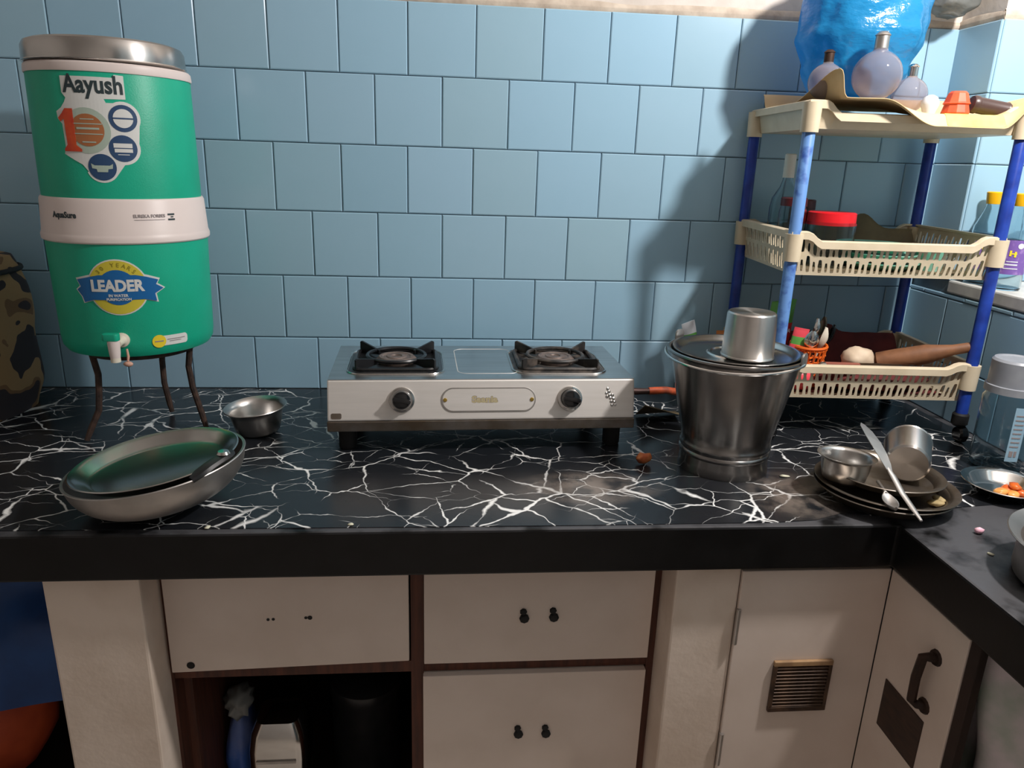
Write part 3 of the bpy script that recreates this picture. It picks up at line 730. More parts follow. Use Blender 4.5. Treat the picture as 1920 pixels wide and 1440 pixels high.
def flatrod(pts, w0, w1, th, name, material, parent):
    m = MB(); n_ = len(pts); ring_ = 8; vs = []; fs = []
    pts = [Vector(p) for p in pts]
    for i, p in enumerate(pts):
        d = (pts[min(i+1,n_-1)]-pts[max(i-1,0)]).normalized(); sd = d.cross(Vector((0,0,1))).normalized(); u_ = sd.cross(d)
        ww = w0+(w1-w0)*i/(n_-1)
        if i == 0 or i == n_-1: ww *= 0.5
        for k in range(ring_):
            a = 2*PI*k/ring_; vs.append(p+sd*ww*math.cos(a)+u_*th*math.sin(a))
    for i in range(n_-1):
        for k in range(ring_): fs.append((i*ring_+k, i*ring_+(k+1)%ring_, (i+1)*ring_+(k+1)%ring_, (i+1)*ring_+k))
    fs.append(tuple(reversed(range(ring_)))); fs.append(tuple(range((n_-1)*ring_, n_*ring_)))
    m.add(vs, fs); return m.build(name, material, parent, smooth=True)
flatrod([(-0.021,-0.040,-0.014),(-0.013,-0.030,-0.008),(-0.002,-0.014,-0.002),(0.008,0.002,0.002),(0.016,0.016,0.004),(0.022,0.027,0.004)], 0.0115, 0.0125, 0.0055, 'handle', 'black_enamel', ladle)
kb = MB().lathe([(0,-0.003),(0.008,-0.003),(0.0105,0),(0.008,0.004),(0,0.005)], 20, Matrix.Translation((0.013,0.012,0.0085))).build('rivet_end', 'steel_bright', ladle, smooth=True)

# small bowl behind
sb = [(0,0),(0.040,0.0),(0.0435,0.004),(0.049,0.022),(0.0525,0.040),(0.055,0.0475),(0.0615,0.0530),(0.0640,0.0555),(0.0632,0.0568),(0.060,0.0550),(0.0535,0.0495),(0.0510,0.042),(0.047,0.023),(0.0415,0.006),(0.038,0.0025),(0,0.0025)]
o = MB().lathe(sb, 56).build('small_bowl', 'steel_soft', smooth=True, angle=60)
tag(place(o, (-0.441,-0.315,ZV+0.003), (rad(2), rad(-4.0), 0)), 'small shiny steel bowl with flared rim beside the filter stand', 'bowl')

# ================================================================== gas stove
gs = thing('gas_stove', 'two-burner stainless steel gas stove in the middle of the counter', 'stove', (0.022,-0.277,ZV), (0,0,rad(2.2)))
W2 = 0.306
def sect(name, poly, material, x0, x1, bev=0.003):
    m = MB(); n = len(poly)
    m.add([(x0,y,z) for y,z in poly]+[(x1,y,z) for y,z in poly], [tuple(range(n)), tuple(reversed(range(n,2*n)))]+[(k,n+k,n+(k+1)%n,(k+1)%n) for k in range(n)])
    return m.build(name, material, gs, bevel=bev)
sect('body', [(-0.1545,0.070),(-0.1355,0.1475),(0.136,0.1475),(0.136,0.070)], 'steel_panel', -W2, W2)
sect('top_plate', [(-0.1345,0.1472),(-0.1345,0.1486),(0.1355,0.1486),(0.1355,0.1472)], 'steel_top', -W2+0.001, W2-0.001, 0.0004)
sect('base_skirt', [(-0.1545,0.048),(-0.1555,0.0695),(0.136,0.0695),(0.136,0.048)], 'steel_dirty', -W2-0.001, W2+0.001, 0.002)
for x in (-0.272,0.272):
    for y in (-0.112,0.112):
        MB().lathe([(0,0),(0.016,0),(0.018,0.004),(0.018,0.045),(0.012,0.049),(0,0.049)], 16, Matrix.Translation((x,y,0))).build('foot', 'black_rubber', gs, smooth=True)
# front-face frame: local x right, up along the slanted panel, out of it
sl = math.atan2(0.019, 0.0775)
def FP(x, s, out=0.0):   # s = height along the panel from its lower edge
    return Vector((x, -0.1545+s*math.sin(sl)-out*math.cos(sl), 0.070+s*math.cos(sl)+out*math.sin(sl)))
def FT(x, s, out=0.0):
    ex = Vector((1,0,0)); ez = Vector((0,-math.cos(sl),math.sin(sl))); ey = ez.cross(ex)
    m = Matrix((ex,ey,ez)).transposed().to_4x4(); m.translation = FP(x,s,out); return m
for x in (-0.163,0.172):
    kn = MB().lathe([(0,0),(0.0245,0),(0.0255,0.002),(0.0245,0.005),(0.021,0.006),(0.0205,0.004),(0,0.004)], 36, FT(x,0.041,0.0004)).build('knob_ring', 'steel_bright', gs, smooth=True)
    k2 = MB().lathe([(0,0.003),(0.0195,0.003),(0.0190,0.016),(0.0165,0.022),(0.010,0.024),(0,0.0245)], 32, FT(x,0.041,0.0004)).build('knob', 'black_plastic', gs, smooth=True)
    g = MB(); g.prism(rrect(0.009,0.036,0.004), 0.0055, FT(x,0.041,0.0215) @ Matrix.Rotation(rad(78), 4, 'Z')); g.build('grip', 'black_plastic', k2, bevel=0.0015, smooth=True)
npo = MB(); npo.prism(rrect(0.189,0.049,0.0244,10), 0.0016, FT(0.008,0.040,0.0)); npl = npo.build('name_plate', 'steel_dull', gs, bevel=0.0006)
npi = MB(); npi.prism(rrect(0.183,0.043,0.0214,10), 0.0008, FT(0.008,0.040,0.0015)); npi.build('name_plate_face', 'steel_panel', gs)
for x in (-0.0785,0.0945):
    MB().lathe([(0,0),(0.0042,0),(0.0036,0.002),(0,0.0028)], 14, FT(x,0.040,0.0021)).build('rivet', 'brass', gs, smooth=True)
vs, fs = text2d('Saania', 0.0175, 0, 0, 0.0007, 0.052)
m = MB(); Tm = FT(0.000,0.041,0.0026); m.add([Tm @ Vector((x,y,0)) for x,y in vs], fs); m.build('lettering', 'gold_print', gs)
m = MB(); vs, fs = text2d('Saania', 0.0175, 0, 0, 0.0014, 0.053); Tm = FT(0.000,0.041,0.0024); m.add([Tm @ Vector((x,y,0)) for x,y in vs], fs)
m.build('lettering_edge', 'steel_bright', gs)
fl = MB()
for (x, s, r) in ((0.250,0.060,0.003),(0.2525,0.054,0.0034),(0.2475,0.051,0.003),(0.254,0.047,0.003),(0.249,0.044,0.0036),(0.2555,0.041,0.003),(0.260,0.047,0.0034),(0.262,0.040,0.003),(0.2575,0.034,0.0034),(0.264,0.033,0.003),(0.259,0.027,0.003),(0.2655,0.027,0.0026)):
    fl.lathe([(0,0.0008),(r*0.5,0.0012),(r,0.0004),(r*0.8,0),(0,0)], 8, FT(x,s,0.0002))
fl.build('flower_motif', 'steel_bright', gs, smooth=True)
m = MB(); m.prism(rrect(0.020,0.011,0.003), 0.0006, FT(-0.289,0.010,0.0002)); m.build('corner_sticker', 'steel_dirty', gs)
# pressed bead between the burners
m = MB(); pts = [Vector((x,y,0.1475)) for x,y in rrect(0.125,0.20,0.02)]; pts.append(pts[0]); m.tube([p+Vector((0.012,0.005,0)) for p in pts], 0.0016, 6, caps=False); m.build('pressed_bead', 'steel_panel', gs, smooth=True)
def burner(cx, cy, sooty, rz):
    mm = 'black_sooty' if sooty else 'black_enamel'
    Tb = Matrix.Translation((cx,cy,0.1486)) @ Matrix.Rotation(rad(rz), 4, 'Z')
    tr = MB(); o = rrect(0.190,0.186,0.03,6); i_ = rrect(0.176,0.172,0.026,6); i2 = rrect(0.150,0.146,0.02,6); n_ = len(o)
    vs = [Tb @ Vector((x,y,0.0)) for x,y in o]+[Tb @ Vector((x,y,0.0035)) for x,y in i_]+[Tb @ Vector((x,y,0.0008)) for x,y in i2]
    fs = [(k,(k+1)%n_,n_+(k+1)%n_,n_+k) for k in range(n_)]+[(n_+k,n_+(k+1)%n_,2*n_+(k+1)%n_,2*n_+k) for k in range(n_)]+[tuple(range(2*n_,3*n_))]
    tr.add(vs, fs); tr.build('drip_tray', mm if sooty else 'black_enamel', gs, smooth=True)
    rimm = [Tb @ Vector((x,y,0.0012)) for x,y in rrect(0.196,0.192,0.033,6)]; rimm.append(rimm[0])
    MB().tube(rimm, 0.0018, 6, caps=False).build('tray_bead', 'steel_bright', gs, smooth=True)
    MB().lathe([(0,0.001),(0.040,0.001),(0.042,0.008),(0.036,0.014),(0.030,0.014),(0.028,0.0125),(0.022,0.0125),(0.020,0.0145),(0.012,0.0145),(0.010,0.012),(0,0.012)], 36, Tb).build('burner_head', 'burner_metal', gs, smooth=True)
    rg = [Tb @ Vector((0.060*math.cos(2*PI*k/40),0.060*math.sin(2*PI*k/40),0.0155)) for k in range(41)]
    sup = MB().tube(rg, 0.004, 8, caps=False).build('pan_support', mm, gs, smooth=True)
    bx = [Tb @ Vector((x,y,0.0055)) for x,y in rrect(0.166,0.162,0.02,6)]; bx.append(bx[0])
    MB().tube(bx, 0.0045, 8, caps=False).build('support_frame', mm, sup, smooth=True)
    for q in range(4):
        d = Tb @ Matrix.Rotation(rad(45+90*q), 4, 'Z')
        pr = MB(); prof_ = [(0.052,0.007),(0.052,0.0165),(0.108,0.0275),(0.112,0.025),(0.112,0.003),(0.095,0.003)]
        vs = [d @ Vector((r,-0.0022,z)) for r,z in prof_]+[d @ Vector((r,0.0022,z)) for r,z in prof_]; n6 = len(prof_)
        pr.add(vs, [tuple(range(n6)), tuple(reversed(range(n6,2*n6)))]+[(k,n6+k,n6+(k+1)%n6,(k+1)%n6) for k in range(n6)])
        pr.build('prong', mm, sup)
burner(-0.176,-0.006,False,0); burner(0.164,-0.006,True,-2)
MB().tube([(W2,-0.02,0.085),(W2+0.02,-0.02,0.085),(W2+0.045,-0.02,0.084),(W2+0.075,-0.02,0.084)], [0.006,0.0085,0.0075,0.0065], 12).build('gas_inlet', 'nozzle', gs, smooth=True)
o = MB().tube([(0.400,-0.281,0.9455),(0.415,-0.280,0.946),(0.44,-0.276,0.946),(0.48,-0.258,0.935),(0.52,-0.225,0.905),(0.555,-0.17,0.876),(0.57,-0.10,0.8695),(0.56,-0.05,0.8695)], 0.0082, 14).build('gas_hose', 'hose', smooth=True)
tag(o, 'orange-brown rubber gas hose running from stove to behind the bucket', 'hose')
o = sheet_mesh('folded_card', 'khaki', lambda u,v: Vector((0.395+0.10*u, -0.21-0.07*v+0.02*u, ZV+0.004+0.045*v*(1-0.7*u))), 6, 6, 0.002)
tag(o, 'folded piece of grey card leaning behind the steel bucket', 'card')

# ================================================================== bucket, cover, tumbler
bk = thing('steel_bucket', 'tall stainless steel bucket standing right of the stove', 'bucket', (0.4965,-0.500,ZV))
bo = [(0,0.006),(0.080,0.006),(0.0825,0.0),(0.0855,0.0),(0.0862,0.004),(0.0845,0.018),(0.0842,0.032),(0.0872,0.035),(0.0878,0.038),(0.0868,0.041),(0.0850,0.043),(0.0868,0.049),(0.0875,0.052),(0.0865,0.055),(0.0845,0.060),
      (0.087,0.075),(0.1215,0.2275),(0.1255,0.229),(0.1275,0.2315),(0.1268,0.2345),(0.1235,0.2355),(0.1205,0.234)]
bi = [(0.1185,0.225),(0.085,0.077),(0.079,0.014),(0,0.012)]
MB().lathe(bo+bi, 80).build('body', 'steel_bucket', bk, smooth=True)
ha = MB(); a_s, a_e = rad(128), rad(128+188)
pts = [(0.1296*math.cos(a_s+(a_e-a_s)*k/40), 0.1296*math.sin(a_s+(a_e-a_s)*k/40), 0.231-0.010*math.sin(PI*k/40)) for k in range(41)]
ha.tube(pts, 0.0026, 8); ha.build('bail_handle', 'steel_bright', bk, smooth=True)
for a in (a_s, a_e):
    e = MB(); c_ = Vector((0.1255*math.cos(a), 0.1255*math.sin(a), 0.233)); R_ = Matrix.Translation(c_) @ Matrix.Rotation(a-PI/2, 4, 'Z') @ Matrix.Rotation(PI/2, 4, 'X')
    e.prism(rrect(0.026,0.026,0.010), 0.004, R_ @ Matrix.Translation((0,0.006,-0.004))); e.build('ear', 'steel_dull', bk, bevel=0.001, smooth=True)
cov = [(0,0.0),(0.044,0.0),(0.047,0.0025),(0.051,0.0025),(0.054,0.0005),(0.099,0.0),(0.107,0.004),(0.114,0.0095),(0.1175,0.0105),(0.1175,0.0125),(0.113,0.0115),(0.105,0.0055),(0.098,0.0016),(0.054,0.0022),(0.051,0.0045),(0.047,0.0045),(0.044,0.002),(0,0.002)]
o = MB().lathe(cov, 64).build('bucket_cover', 'plate_mirror', smooth=True)
ZK = ZV+0.2275
tag(place(o, (0.4965,-0.500,ZK-0.0015)), 'round steel plate covering the mouth of the steel bucket', 'plate')
tu = [(0.0475,0.0),(0.0485,0.001),(0.0485,0.003),(0.0472,0.0045),(0.0442,0.076),(0.0435,0.081),(0.041,0.0835),(0.038,0.083),(0,0.0822),(0,0.080),(0.040,0.080),(0.0425,0.075),(0.0458,0.004),(0.0475,0.0)]
o = MB().lathe(tu, 56).build('steel_tumbler', 'steel', smooth=True)
tag(place(o, (0.508,-0.527,ZK+0.0035), (0,0,0)), 'steel tumbler turned upside down on the bucket cover', 'tumbler')

# ================================================================== rack
RK = Vector((0.876,-0.202,ZV)); RZ = rad(-3.4)
rk = thing('plastic_rack', 'three-tier cream plastic rack with blue posts in the corner', 'rack', RK, (0,0,RZ))
PX, PY = 0.213, 0.157
def K(z): return z-ZV
for sx in (-1,1):
    for sy in (-1,1):
        MB().lathe([(0,0.062),(0.0125,0.062),(0.0125,K(1.545)),(0.0105,K(1.548)),(0,K(1.548))], 20, Matrix.Translation((sx*PX,sy*PY,0))).build('post', 'rack_blue_worn_lit' if (sx,sy) == (-1,-1) else 'rack_blue', rk, smooth=True)
        cs = MB().lathe([(0,0.036),(0.012,0.036),(0.017,0.042),(0.017,0.062),(0.014,0.066),(0,0.066)], 16, Matrix.Translation((sx*PX,sy*PY,0))).build('caster_housing', 'black_rubber', rk, smooth=True)
        MB().lathe([(0,-0.010),(0.015,-0.010),(0.0185,-0.006),(0.0185,0.006),(0.015,0.010),(0,0.010)], 24, Matrix.Translation((sx*PX+0.004,sy*PY-0.006,0.0187)) @ Matrix.Rotation(PI/2, 4, 'Y')).build('caster_wheel', 'black_plastic', cs, smooth=True)
        for zt in (1.552,1.302,1.036):
            MB().lathe([(0.0128,K(zt)-0.055),(0.0172,K(zt)-0.055),(0.0185,K(zt)-0.004),(0.0185,K(zt)),(0.0128,K(zt)),(0.0128,K(zt)-0.055)], 20, Matrix.Translation((sx*PX,sy*PY,0))).build('socket', 'rack_cream', rk, smooth=True)
def smooth01(t): t = max(0,min(1,t)); return t*t*(3-2*t)
def tray(zt, depth, dip, slots):
    tr = MB(); hx, hy = 0.216, 0.161
    zt = K(zt)
    # rim path, clockwise from front left
    path = []
    N = 44
    xs = [(-hx)+2*hx*k/N for k in range(N+1)]
    def dz(x): return -dip*smooth01((hx-abs(x)-0.030)/0.030)
    for x in xs: path.append((x,-hy,dz(x)))
    for k in range(1,9): path.append((hx,-hy+2*hy*k/8,0))
    for x in reversed(xs[:-1]): path.append((x,hy,dz(x)))
    for k in range(1,8): path.append((-hx,hy-2*hy*k/8,0))
    n_ = len(path); vs = []; fs = []
    for (x,y,d) in path:
        nx, ny = x/hx, y/hy
        ox, oy = (math.copysign(1,x) if abs(nx) > 0.999 else 0), (math.copysign(1,y) if abs(ny) > 0.999 else 0)
        for (o_, z_) in ((0.006,-0.016),(0.006,-0.002),(0.003,0.0),(-0.009,0.0),(-0.009,-0.004),(0.0025,-0.006),(0.0025,-0.016)):
            vs.append((x+ox*o_, y+oy*o_, zt+d+z_))
    q = 7
    for i in range(n_):
        j = (i+1) % n_
        for k in range(q): fs.append((i*q+k, j*q+k, j*q+(k+1)%q, i*q+(k+1)%q))
    rim = MB().add(vs, fs).build('tray_rim', 'rack_cream', rk, smooth=True)
    zb_ = zt-depth; ins = 0.012
    MB().box(-hx+ins,hx-ins,-hy+ins,hy-ins,zb_,zb_+0.0025).build('tray_floor', 'rack_cream', rk)
    # walls: from under the rim (inset .002) down to the floor (inset .012)
    th = 0.002
    def wall(ax, sgn, half, other, cells):
        m = MB()
        ztop0 = zt-0.004; H = depth-0.006
        def pt(u, v, inn):        # u along, v 0 bottom..1 top
            oset = other-ins+(ins-0.001)*v - inn
            d = dz(u)*v if ax == 'x' else 0
            z = zb_+0.001+v*(ztop0-zb_-0.001)+d
            uu = u*((half-ins+(ins-0.001)*v)/half)
            return (uu, sgn*oset, z) if ax == 'x' else (sgn*oset, uu, z)
        if not slots:
            n8 = 24; vs = []; fs = []
            for k in range(n8+1):
                u = -half+2*half*k/n8
                vs += [pt(u,0,0),pt(u,1,0),pt(u,1,th),pt(u,0,th)]
            for k in range(n8):
                for e in range(4): fs.append((k*4+e,(k+1)*4+e,(k+1)*4+(e+1)%4,k*4+(e+1)%4))
            m.add(vs, fs); return m.build('tray_wall', 'rack_cream', rk)
        du_ = 2*half/cells
        rows_ = ((0.04,0.50),(0.52,0.96))
        def cell(u0,u1,v0,v1, hu0,hu1,hv0,hv1):
            O = [(u0,v0),((u0+u1)/2,v0),(u1,v0),(u1,(v0+v1)/2),(u1,v1),((u0+u1)/2,v1),(u0,v1),(u0,(v0+v1)/2)]
            um = (hu0+hu1)/2; cv = (hu1-hu0)*0.35/depth*1.0
            I_ = [(hu0+(hu1-hu0)*0.15,hv0+cv*0.5),(um,hv0),(hu1-(hu1-hu0)*0.15,hv0+cv*0.5),(hu1,(hv0+hv1)/2),(hu1-(hu1-hu0)*0.15,hv1-cv*0.5),(um,hv1),(hu0+(hu1-hu0)*0.15,hv1-cv*0.5),(hu0,(hv0+hv1)/2)]
            vs = [pt(u,v,0) for u,v in O]+[pt(u,v,0) for u,v in I_]+[pt(u,v,th) for u,v in O]+[pt(u,v,th) for u,v in I_]
            fs = []
            for k in range(8):
                k2 = (k+1)%8
                fs += [(k,k2,8+k2,8+k),(16+k,24+k,24+k2,16+k2),(8+k,8+k2,24+k2,24+k)]
            m.add(vs, fs)
        def solid(u0,u1,v0,v1):
            vs = [pt(u0,v0,0),pt(u1,v0,0),pt(u1,v1,0),pt(u0,v1,0),pt(u0,v0,th),pt(u1,v0,th),pt(u1,v1,th),pt(u0,v1,th)]
            m.add(vs, [(0,1,2,3),(7,6,5,4)])
        for k in range(cells):
            u0 = -half+du_*k; u1 = u0+du_
            for ri,(v0,v1) in enumerate(((0.0,0.49),(0.49,0.90))):
                big = (k+ri) % 2 == 0; hw = 0.36 if big else 0.24; um = (u0+u1)/2
                hv0, hv1 = (v0+0.055, v1-0.02) if big else (v0+0.075, v1-0.12)
                cell(u0,u1,v0,v1, um-du_*hw, um+du_*hw, hv0, hv1)
            solid(u0,u1,0.90,1.0)
        return m.build('tray_wall', 'rack_cream', rk)
    wall('x',-1,hx,hy,32); wall('x',1,hx,hy,32); wall('y',-1,hy,hx,24); wall('y',1,hy,hx,24)
tray(1.557,0.052,0.022,False); tray(1.308,0.090,0.018,True); tray(1.040,0.088,0.012,True)
RM = Matrix.Translation((RK.x,RK.y,0)) @ Matrix.Rotation(RZ,4,'Z')
def on_rack(x, y, z): return RM @ Vector((x,y,z))

# ---- top tier
def paper_z(x, y):           # rack-local sag of the lining paper and its droop over the front rim
    A = smooth01((x+0.09)/0.11)*(1-smooth01((x-0.150)/0.055))
    return 1.5605 - 0.0215*A*smooth01((0.03-y)/0.15) - 0.024*A*smooth01((-0.163-y)/0.022)
def paper(u, v):
    x = -0.205+0.437*u; y = 0.150-0.342*v
    z = paper_z(x,y)
    z += 0.050*smooth01((0.10-u)/0.10)*smooth01((v-0.55)/0.4)           # curled corner by the post
    z += 0.020*smooth01((u-0.88)/0.12)*smooth01((v-0.3)/0.6)
    z += 0.030*smooth01((0.07-v)/0.07)                                   # turned up along the wall
    z += 0.0012*noise.noise(Vector((u*6,v*6,3)))
    xx = x + 0.02*smooth01((0.10-u)/0.10)*smooth01((v-0.55)/0.4)
    return on_rack(xx, y, z)
o = sheet_mesh('lining_paper', 'paper', paper, 64, 60, -0.0010)
tag(o, 'curling cream paper sheet lining the top tier of the rack', 'paper')
pp = sheet_mesh('yellow_print', 'paper_yellow', lambda u,v: on_rack(0.045+0.115*u, -0.120-0.065*v, paper_z(0.045+0.115*u,-0.120-0.065*v)+0.0012), 12, 12, -0.0004, o)
def top_z(x, y):
    p = RM.inverted() @ Vector((x,y,0)); return paper_z(p.x, p.y)+0.0014
def bag(name, material, loc, prof_, folds, amp, seed):
    m = MB(); n_, k_ = 72, 48; vs = []; fs = []
    for j in range(k_+1):
        t = j/k_; i = 0
        while i < len(prof_)-2 and t > prof_[i+1][0]: i += 1
        (t0,r0_,z0),(t1,r1_,z1) = prof_[i], prof_[i+1]; s = (t-t0)/(t1-t0); r = r0_+(r1_-r0_)*smooth01(s); z = z0+(z1-z0)*s
        for k in range(n_):
            a = 2*PI*k/n_
            nn = noise.noise(Vector((math.cos(a)*folds, math.sin(a)*folds, z*9+seed))) + 0.5*noise.noise(Vector((math.cos(a)*folds*2.5, math.sin(a)*folds*2.5, z*30+seed)))
            rr = r*(1+amp*nn)
            vs.append((rr*math.cos(a), rr*math.sin(a)*0.86, z+0.006*nn))
    for j in range(k_):
        for k in range(n_): fs.append((j*n_+k, j*n_+(k+1)%n_, (j+1)*n_+(k+1)%n_, (j+1)*n_+k))
    fs.append(tuple(reversed(range(n_))))
    fs.append(tuple(range(k_*n_,(k_+1)*n_)))
    m.add(vs, fs); o = m.build(name, material, smooth=True, angle=80); o.location = loc; return o
o = bag('plastic_bag', 'blue_bag', (0.815,-0.180,1.5635), [(0,0.05,0.0),(0.12,0.088,0.015),(0.35,0.108,0.07),(0.55,0.134,0.135),(0.75,0.130,0.20),(0.9,0.10,0.26),(1.0,0.03,0.31)], 1.6, 0.10, 2.0)
tag(o, 'stuffed blue plastic carrier bag on top of the rack', 'bag')
def bulb(loc, r, label, capmat='steel_dull', rot=(0,0,0)):
    t = thing('light_bulb', label, 'bulb', loc, rot, 'old light bulbs on the rack')
    pr = [(0,0)]
    for k in range(1,15):
        a = -PI/2+k*PI*0.83/14; pr.append((r*math.cos(a), r+r*math.sin(a)))
    rn, zn = pr[-1]
    pr += [(rn*0.62, zn+0.10*r),(0.0105*r/0.045, zn+0.28*r)]
    inn = [(max(a-0.0008,0), b+(0.0008 if i == 0 else 0)) for i,(a,b) in enumerate(pr)]
    zc = pr[-1][1]
    MB().lathe(pr+list(reversed(inn)), 40).build('glass', 'bulb_glass', t, smooth=True)
    c0 = 0.0125*r/0.045
    MB().lathe([(0,zc-0.004),(c0,zc-0.004),(c0,zc+0.018*r/0.045),(c0*1.15,zc+0.019*r/0.045),(c0,zc+0.0215*r/0.045),(c0*0.6,zc+0.026*r/0.045),(0,zc+0.027*r/0.045)], 20).build('cap', capmat, t, smooth=True)
    return t
bulb((0.787,-0.322,top_z(0.787,-0.322)), 0.046, 'large clear round light bulb standing in front on the rack top')
bulb((0.880,-0.290,top_z(0.880,-0.290)), 0.034, 'clear round light bulb right of the largest one on the rack top', 'steel_bright')
bulb((0.700,-0.292,top_z(0.700,-0.292)), 0.034, 'clear round light bulb left of the blue bag, behind the curled paper', 'dark_metal')
t = thing('light_bulb', 'small frosted night bulb in front of the orange plug', 'bulb', (0.899,-0.335,top_z(0.899,-0.335)), (0,0,0), 'old light bulbs on the rack')
MB().lathe([(0,0),(0.011,0.0),(0.013,0.006),(0.0165,0.016),(0.0165,0.022),(0.012,0.031),(0.005,0.035),(0,0.0355)], 28).build('glass', 'label_white', t, smooth=True)
tor = thing('orange_plug', 'orange plastic plug cap beside the small bulb on the rack', 'plug', (0.956,-0.332,top_z(0.956,-0.332)), (0,0,rad(-10)))
MB().lathe([(0,0),(0.024,0),(0.026,0.004),(0.022,0.020),(0.0235,0.024),(0.018,0.040),(0.014,0.044),(0,0.044)], 10).build('body', 'coral', tor)
MB().lathe([(0.0225,0.019),(0.0255,0.021),(0.0225,0.025),(0.0205,0.022),(0.0225,0.019)], 10).build('collar', 'coral', tor)
o = MB().lathe([(0,0),(0.015,0.0),(0.017,0.004),(0.017,0.010),(0.0155,0.012),(0.0155,0.068),(0.0165,0.071),(0.014,0.076),(0,0.076)], 24).build('dark_tube', 'dark_brown', smooth=True)
tag(place(o, (0.984,-0.336,top_z(0.984,-0.336)+0.022), (rad(90+9), 0, rad(84))), 'dark brown tube lying right of the orange plug', 'tube')

# ---- middle tier
ZM = 1.2225
t = thing('glass_bottle', 'clear long-necked glass bottle behind the front blue post', 'bottle', (0.722,-0.135,ZM))
MB().lathe([(0,0),(0.030,0),(0.033,0.003),(0.033,0.120),(0.030,0.140),(0.016,0.165),(0.0115,0.180),(0.0115,0.235),(0.010,0.235),(0.010,0.181),(0.0145,0.165),(0.028,0.140),(0.031,0.119),(0.031,0.004),(0,0.003)], 36).build('glass', 'clear_plastic', t, smooth=True)
MB().lathe([(0.0117,0.186),(0.0125,0.186),(0.0125,0.236),(0.010,0.238),(0,0.238),(0,0.236),(0.0117,0.2355),(0.0117,0.186)], 20).build('foil_neck', 'cream_foil', t, smooth=True)
def jar(loc, r, h, lidh, lidmat, bodymat, label, liquid=None):
    t = thing('jar', label, 'jar', loc)
    MB().lathe([(0,0),(r-0.004,0),(r,0.004),(r,h*0.82),(r*0.86,h*0.92),(r*0.86,h),(r*0.82,h),(r*0.82,h*0.915),(r-0.003,h*0.815),(r-0.003,0.005),(r-0.006,0.003),(0,0.003)], 40).build('body', bodymat, t, smooth=True)
    MB().lathe([(0,h+0.004),(r*0.88,h+0.004),(r*0.95,h+0.002),(r*0.96,h-lidh),(r*0.89,h-lidh),(r*0.89,h+0.0005),(0,h+0.0005)], 40).build('lid', lidmat, t, smooth=True)
    return t
jar((0.797,-0.215,ZM), 0.053, 0.114, 0.024, 'red_plastic', 'clear_plastic', 'clear plastic jar with bright red screw lid on middle tier')
jar((0.706,-0.215,ZM), 0.029, 0.142, 0.014, 'dark_lid', 'clear_plastic', 'glass jar with dark maroon lid left of the front post')
jar((0.775,-0.115,ZM), 0.030, 0.135, 0.018, 'dark_lid', 'brown_glass', 'dark brown jar behind the red-lidded jar')
for k,(x,y,z,r,a) in enumerate(((0.91,-0.23,ZM,0.085,0),(0.915,-0.225,ZM+0.018,0.08,3),(0.905,-0.22,ZM+0.036,0.082,-2),(1.015,-0.26,ZM,0.034,0))):
    lb = ('mint green plastic plate at the bottom of the middle-tier stack','mint green plastic plate in the middle of the middle-tier stack','mint green plastic plate on top of the middle-tier stack','small mint green cup at the right of the middle tier')[k]
    if k < 3: pr = [(0,0),(r*0.7,0),(r,0.014),(r,0.0165),(r*0.69,0.003),(0,0.003)]
    else: pr = [(0,0),(r*0.7,0),(r,0.055),(r*0.95,0.055),(r*0.66,0.004),(0,0.004)]
    o = MB().lathe(pr, 40).build('plastic_plate' if k < 3 else 'plastic_cup', 'mint', smooth=True)
    tag(place(o, (x,y,z)), lb, 'plate' if k < 3 else 'cup', 'mint plates' if k < 3 else None)
def liner(u, v):
    x = -0.19+0.38*u; y = -0.10+0.24*v
    z = ZM-0.0002+0.0003 + 0.075*smooth01((v-0.72)/0.28) + 0.034*math.exp(-((u-0.66)/0.10)**2)*smooth01((v-0.8)/0.2) + 0.004*smooth01((v-0.7)/0.2)*noise.noise(Vector((u*9,v*4,1)))
    return on_rack(x, min(y,0.128), z)
o = sheet_mesh('tray_liner', 'khaki', liner, 40, 20, 0.001)
tag(o, 'crumpled khaki paper liner at the back of the middle tier', 'paper')
# ---- bottom tier
ZB = 0.956
def liner2(u, v):
    x = -0.185+0.375*u; y = -0.12+0.25*v
    z = ZB-0.0008 + 0.085*smooth01((v-0.70)/0.30) + 0.020*math.exp(-((u-0.55)/0.06)**2)*smooth01((v-0.8)/0.2) + 0.004*smooth01((v-0.7)/0.2)*noise.noise(Vector((u*9,v*4,8)))
    return on_rack(x, min(y,0.128), z)
o = sheet_mesh('tray_liner', 'maroon', liner2, 40, 20, 0.001)
tag(o, 'dark maroon cloth liner in the bottom tier of the rack', 'cloth')
bs = thing('spoon_basket', 'small orange woven plastic basket holding spoons on bottom tier', 'basket', (0.768,-0.250,ZB), (rad(4),0,rad(-8)))
m = MB()
for k in range(7):
    z = 0.004+0.014*k; r = 0.030+0.0011*k
    m.tube([((r+0.0022*(-1)**(j+k))*math.cos(2*PI*j/40),(r+0.0022*(-1)**(j+k))*math.sin(2*PI*j/40), z+0.0015*math.sin(j*1.3+k)) for j in range(41)], 0.0026, 5, caps=False)
m.build('weave', 'orange_plastic', bs, smooth=True)
m = MB()
for k in range(20):
    a = 2*PI*k/20; m.tube([(0.030*math.cos(a),0.030*math.sin(a),0.0),(0.038*math.cos(a+0.12),0.038*math.sin(a+0.12),0.092)], 0.0021, 5)
m.build('stake', 'orange_plastic', bs, smooth=True)
MB().lathe([(0,0),(0.029,0),(0.029,0.003),(0,0.003)], 24).build('base', 'orange_plastic', bs)
MB().tube([(0.0385*math.cos(2*PI*j/40),0.0385*math.sin(2*PI*j/40),0.094) for j in range(41)], 0.0034, 6, caps=False).build('rim', 'orange_plastic', bs, smooth=True)
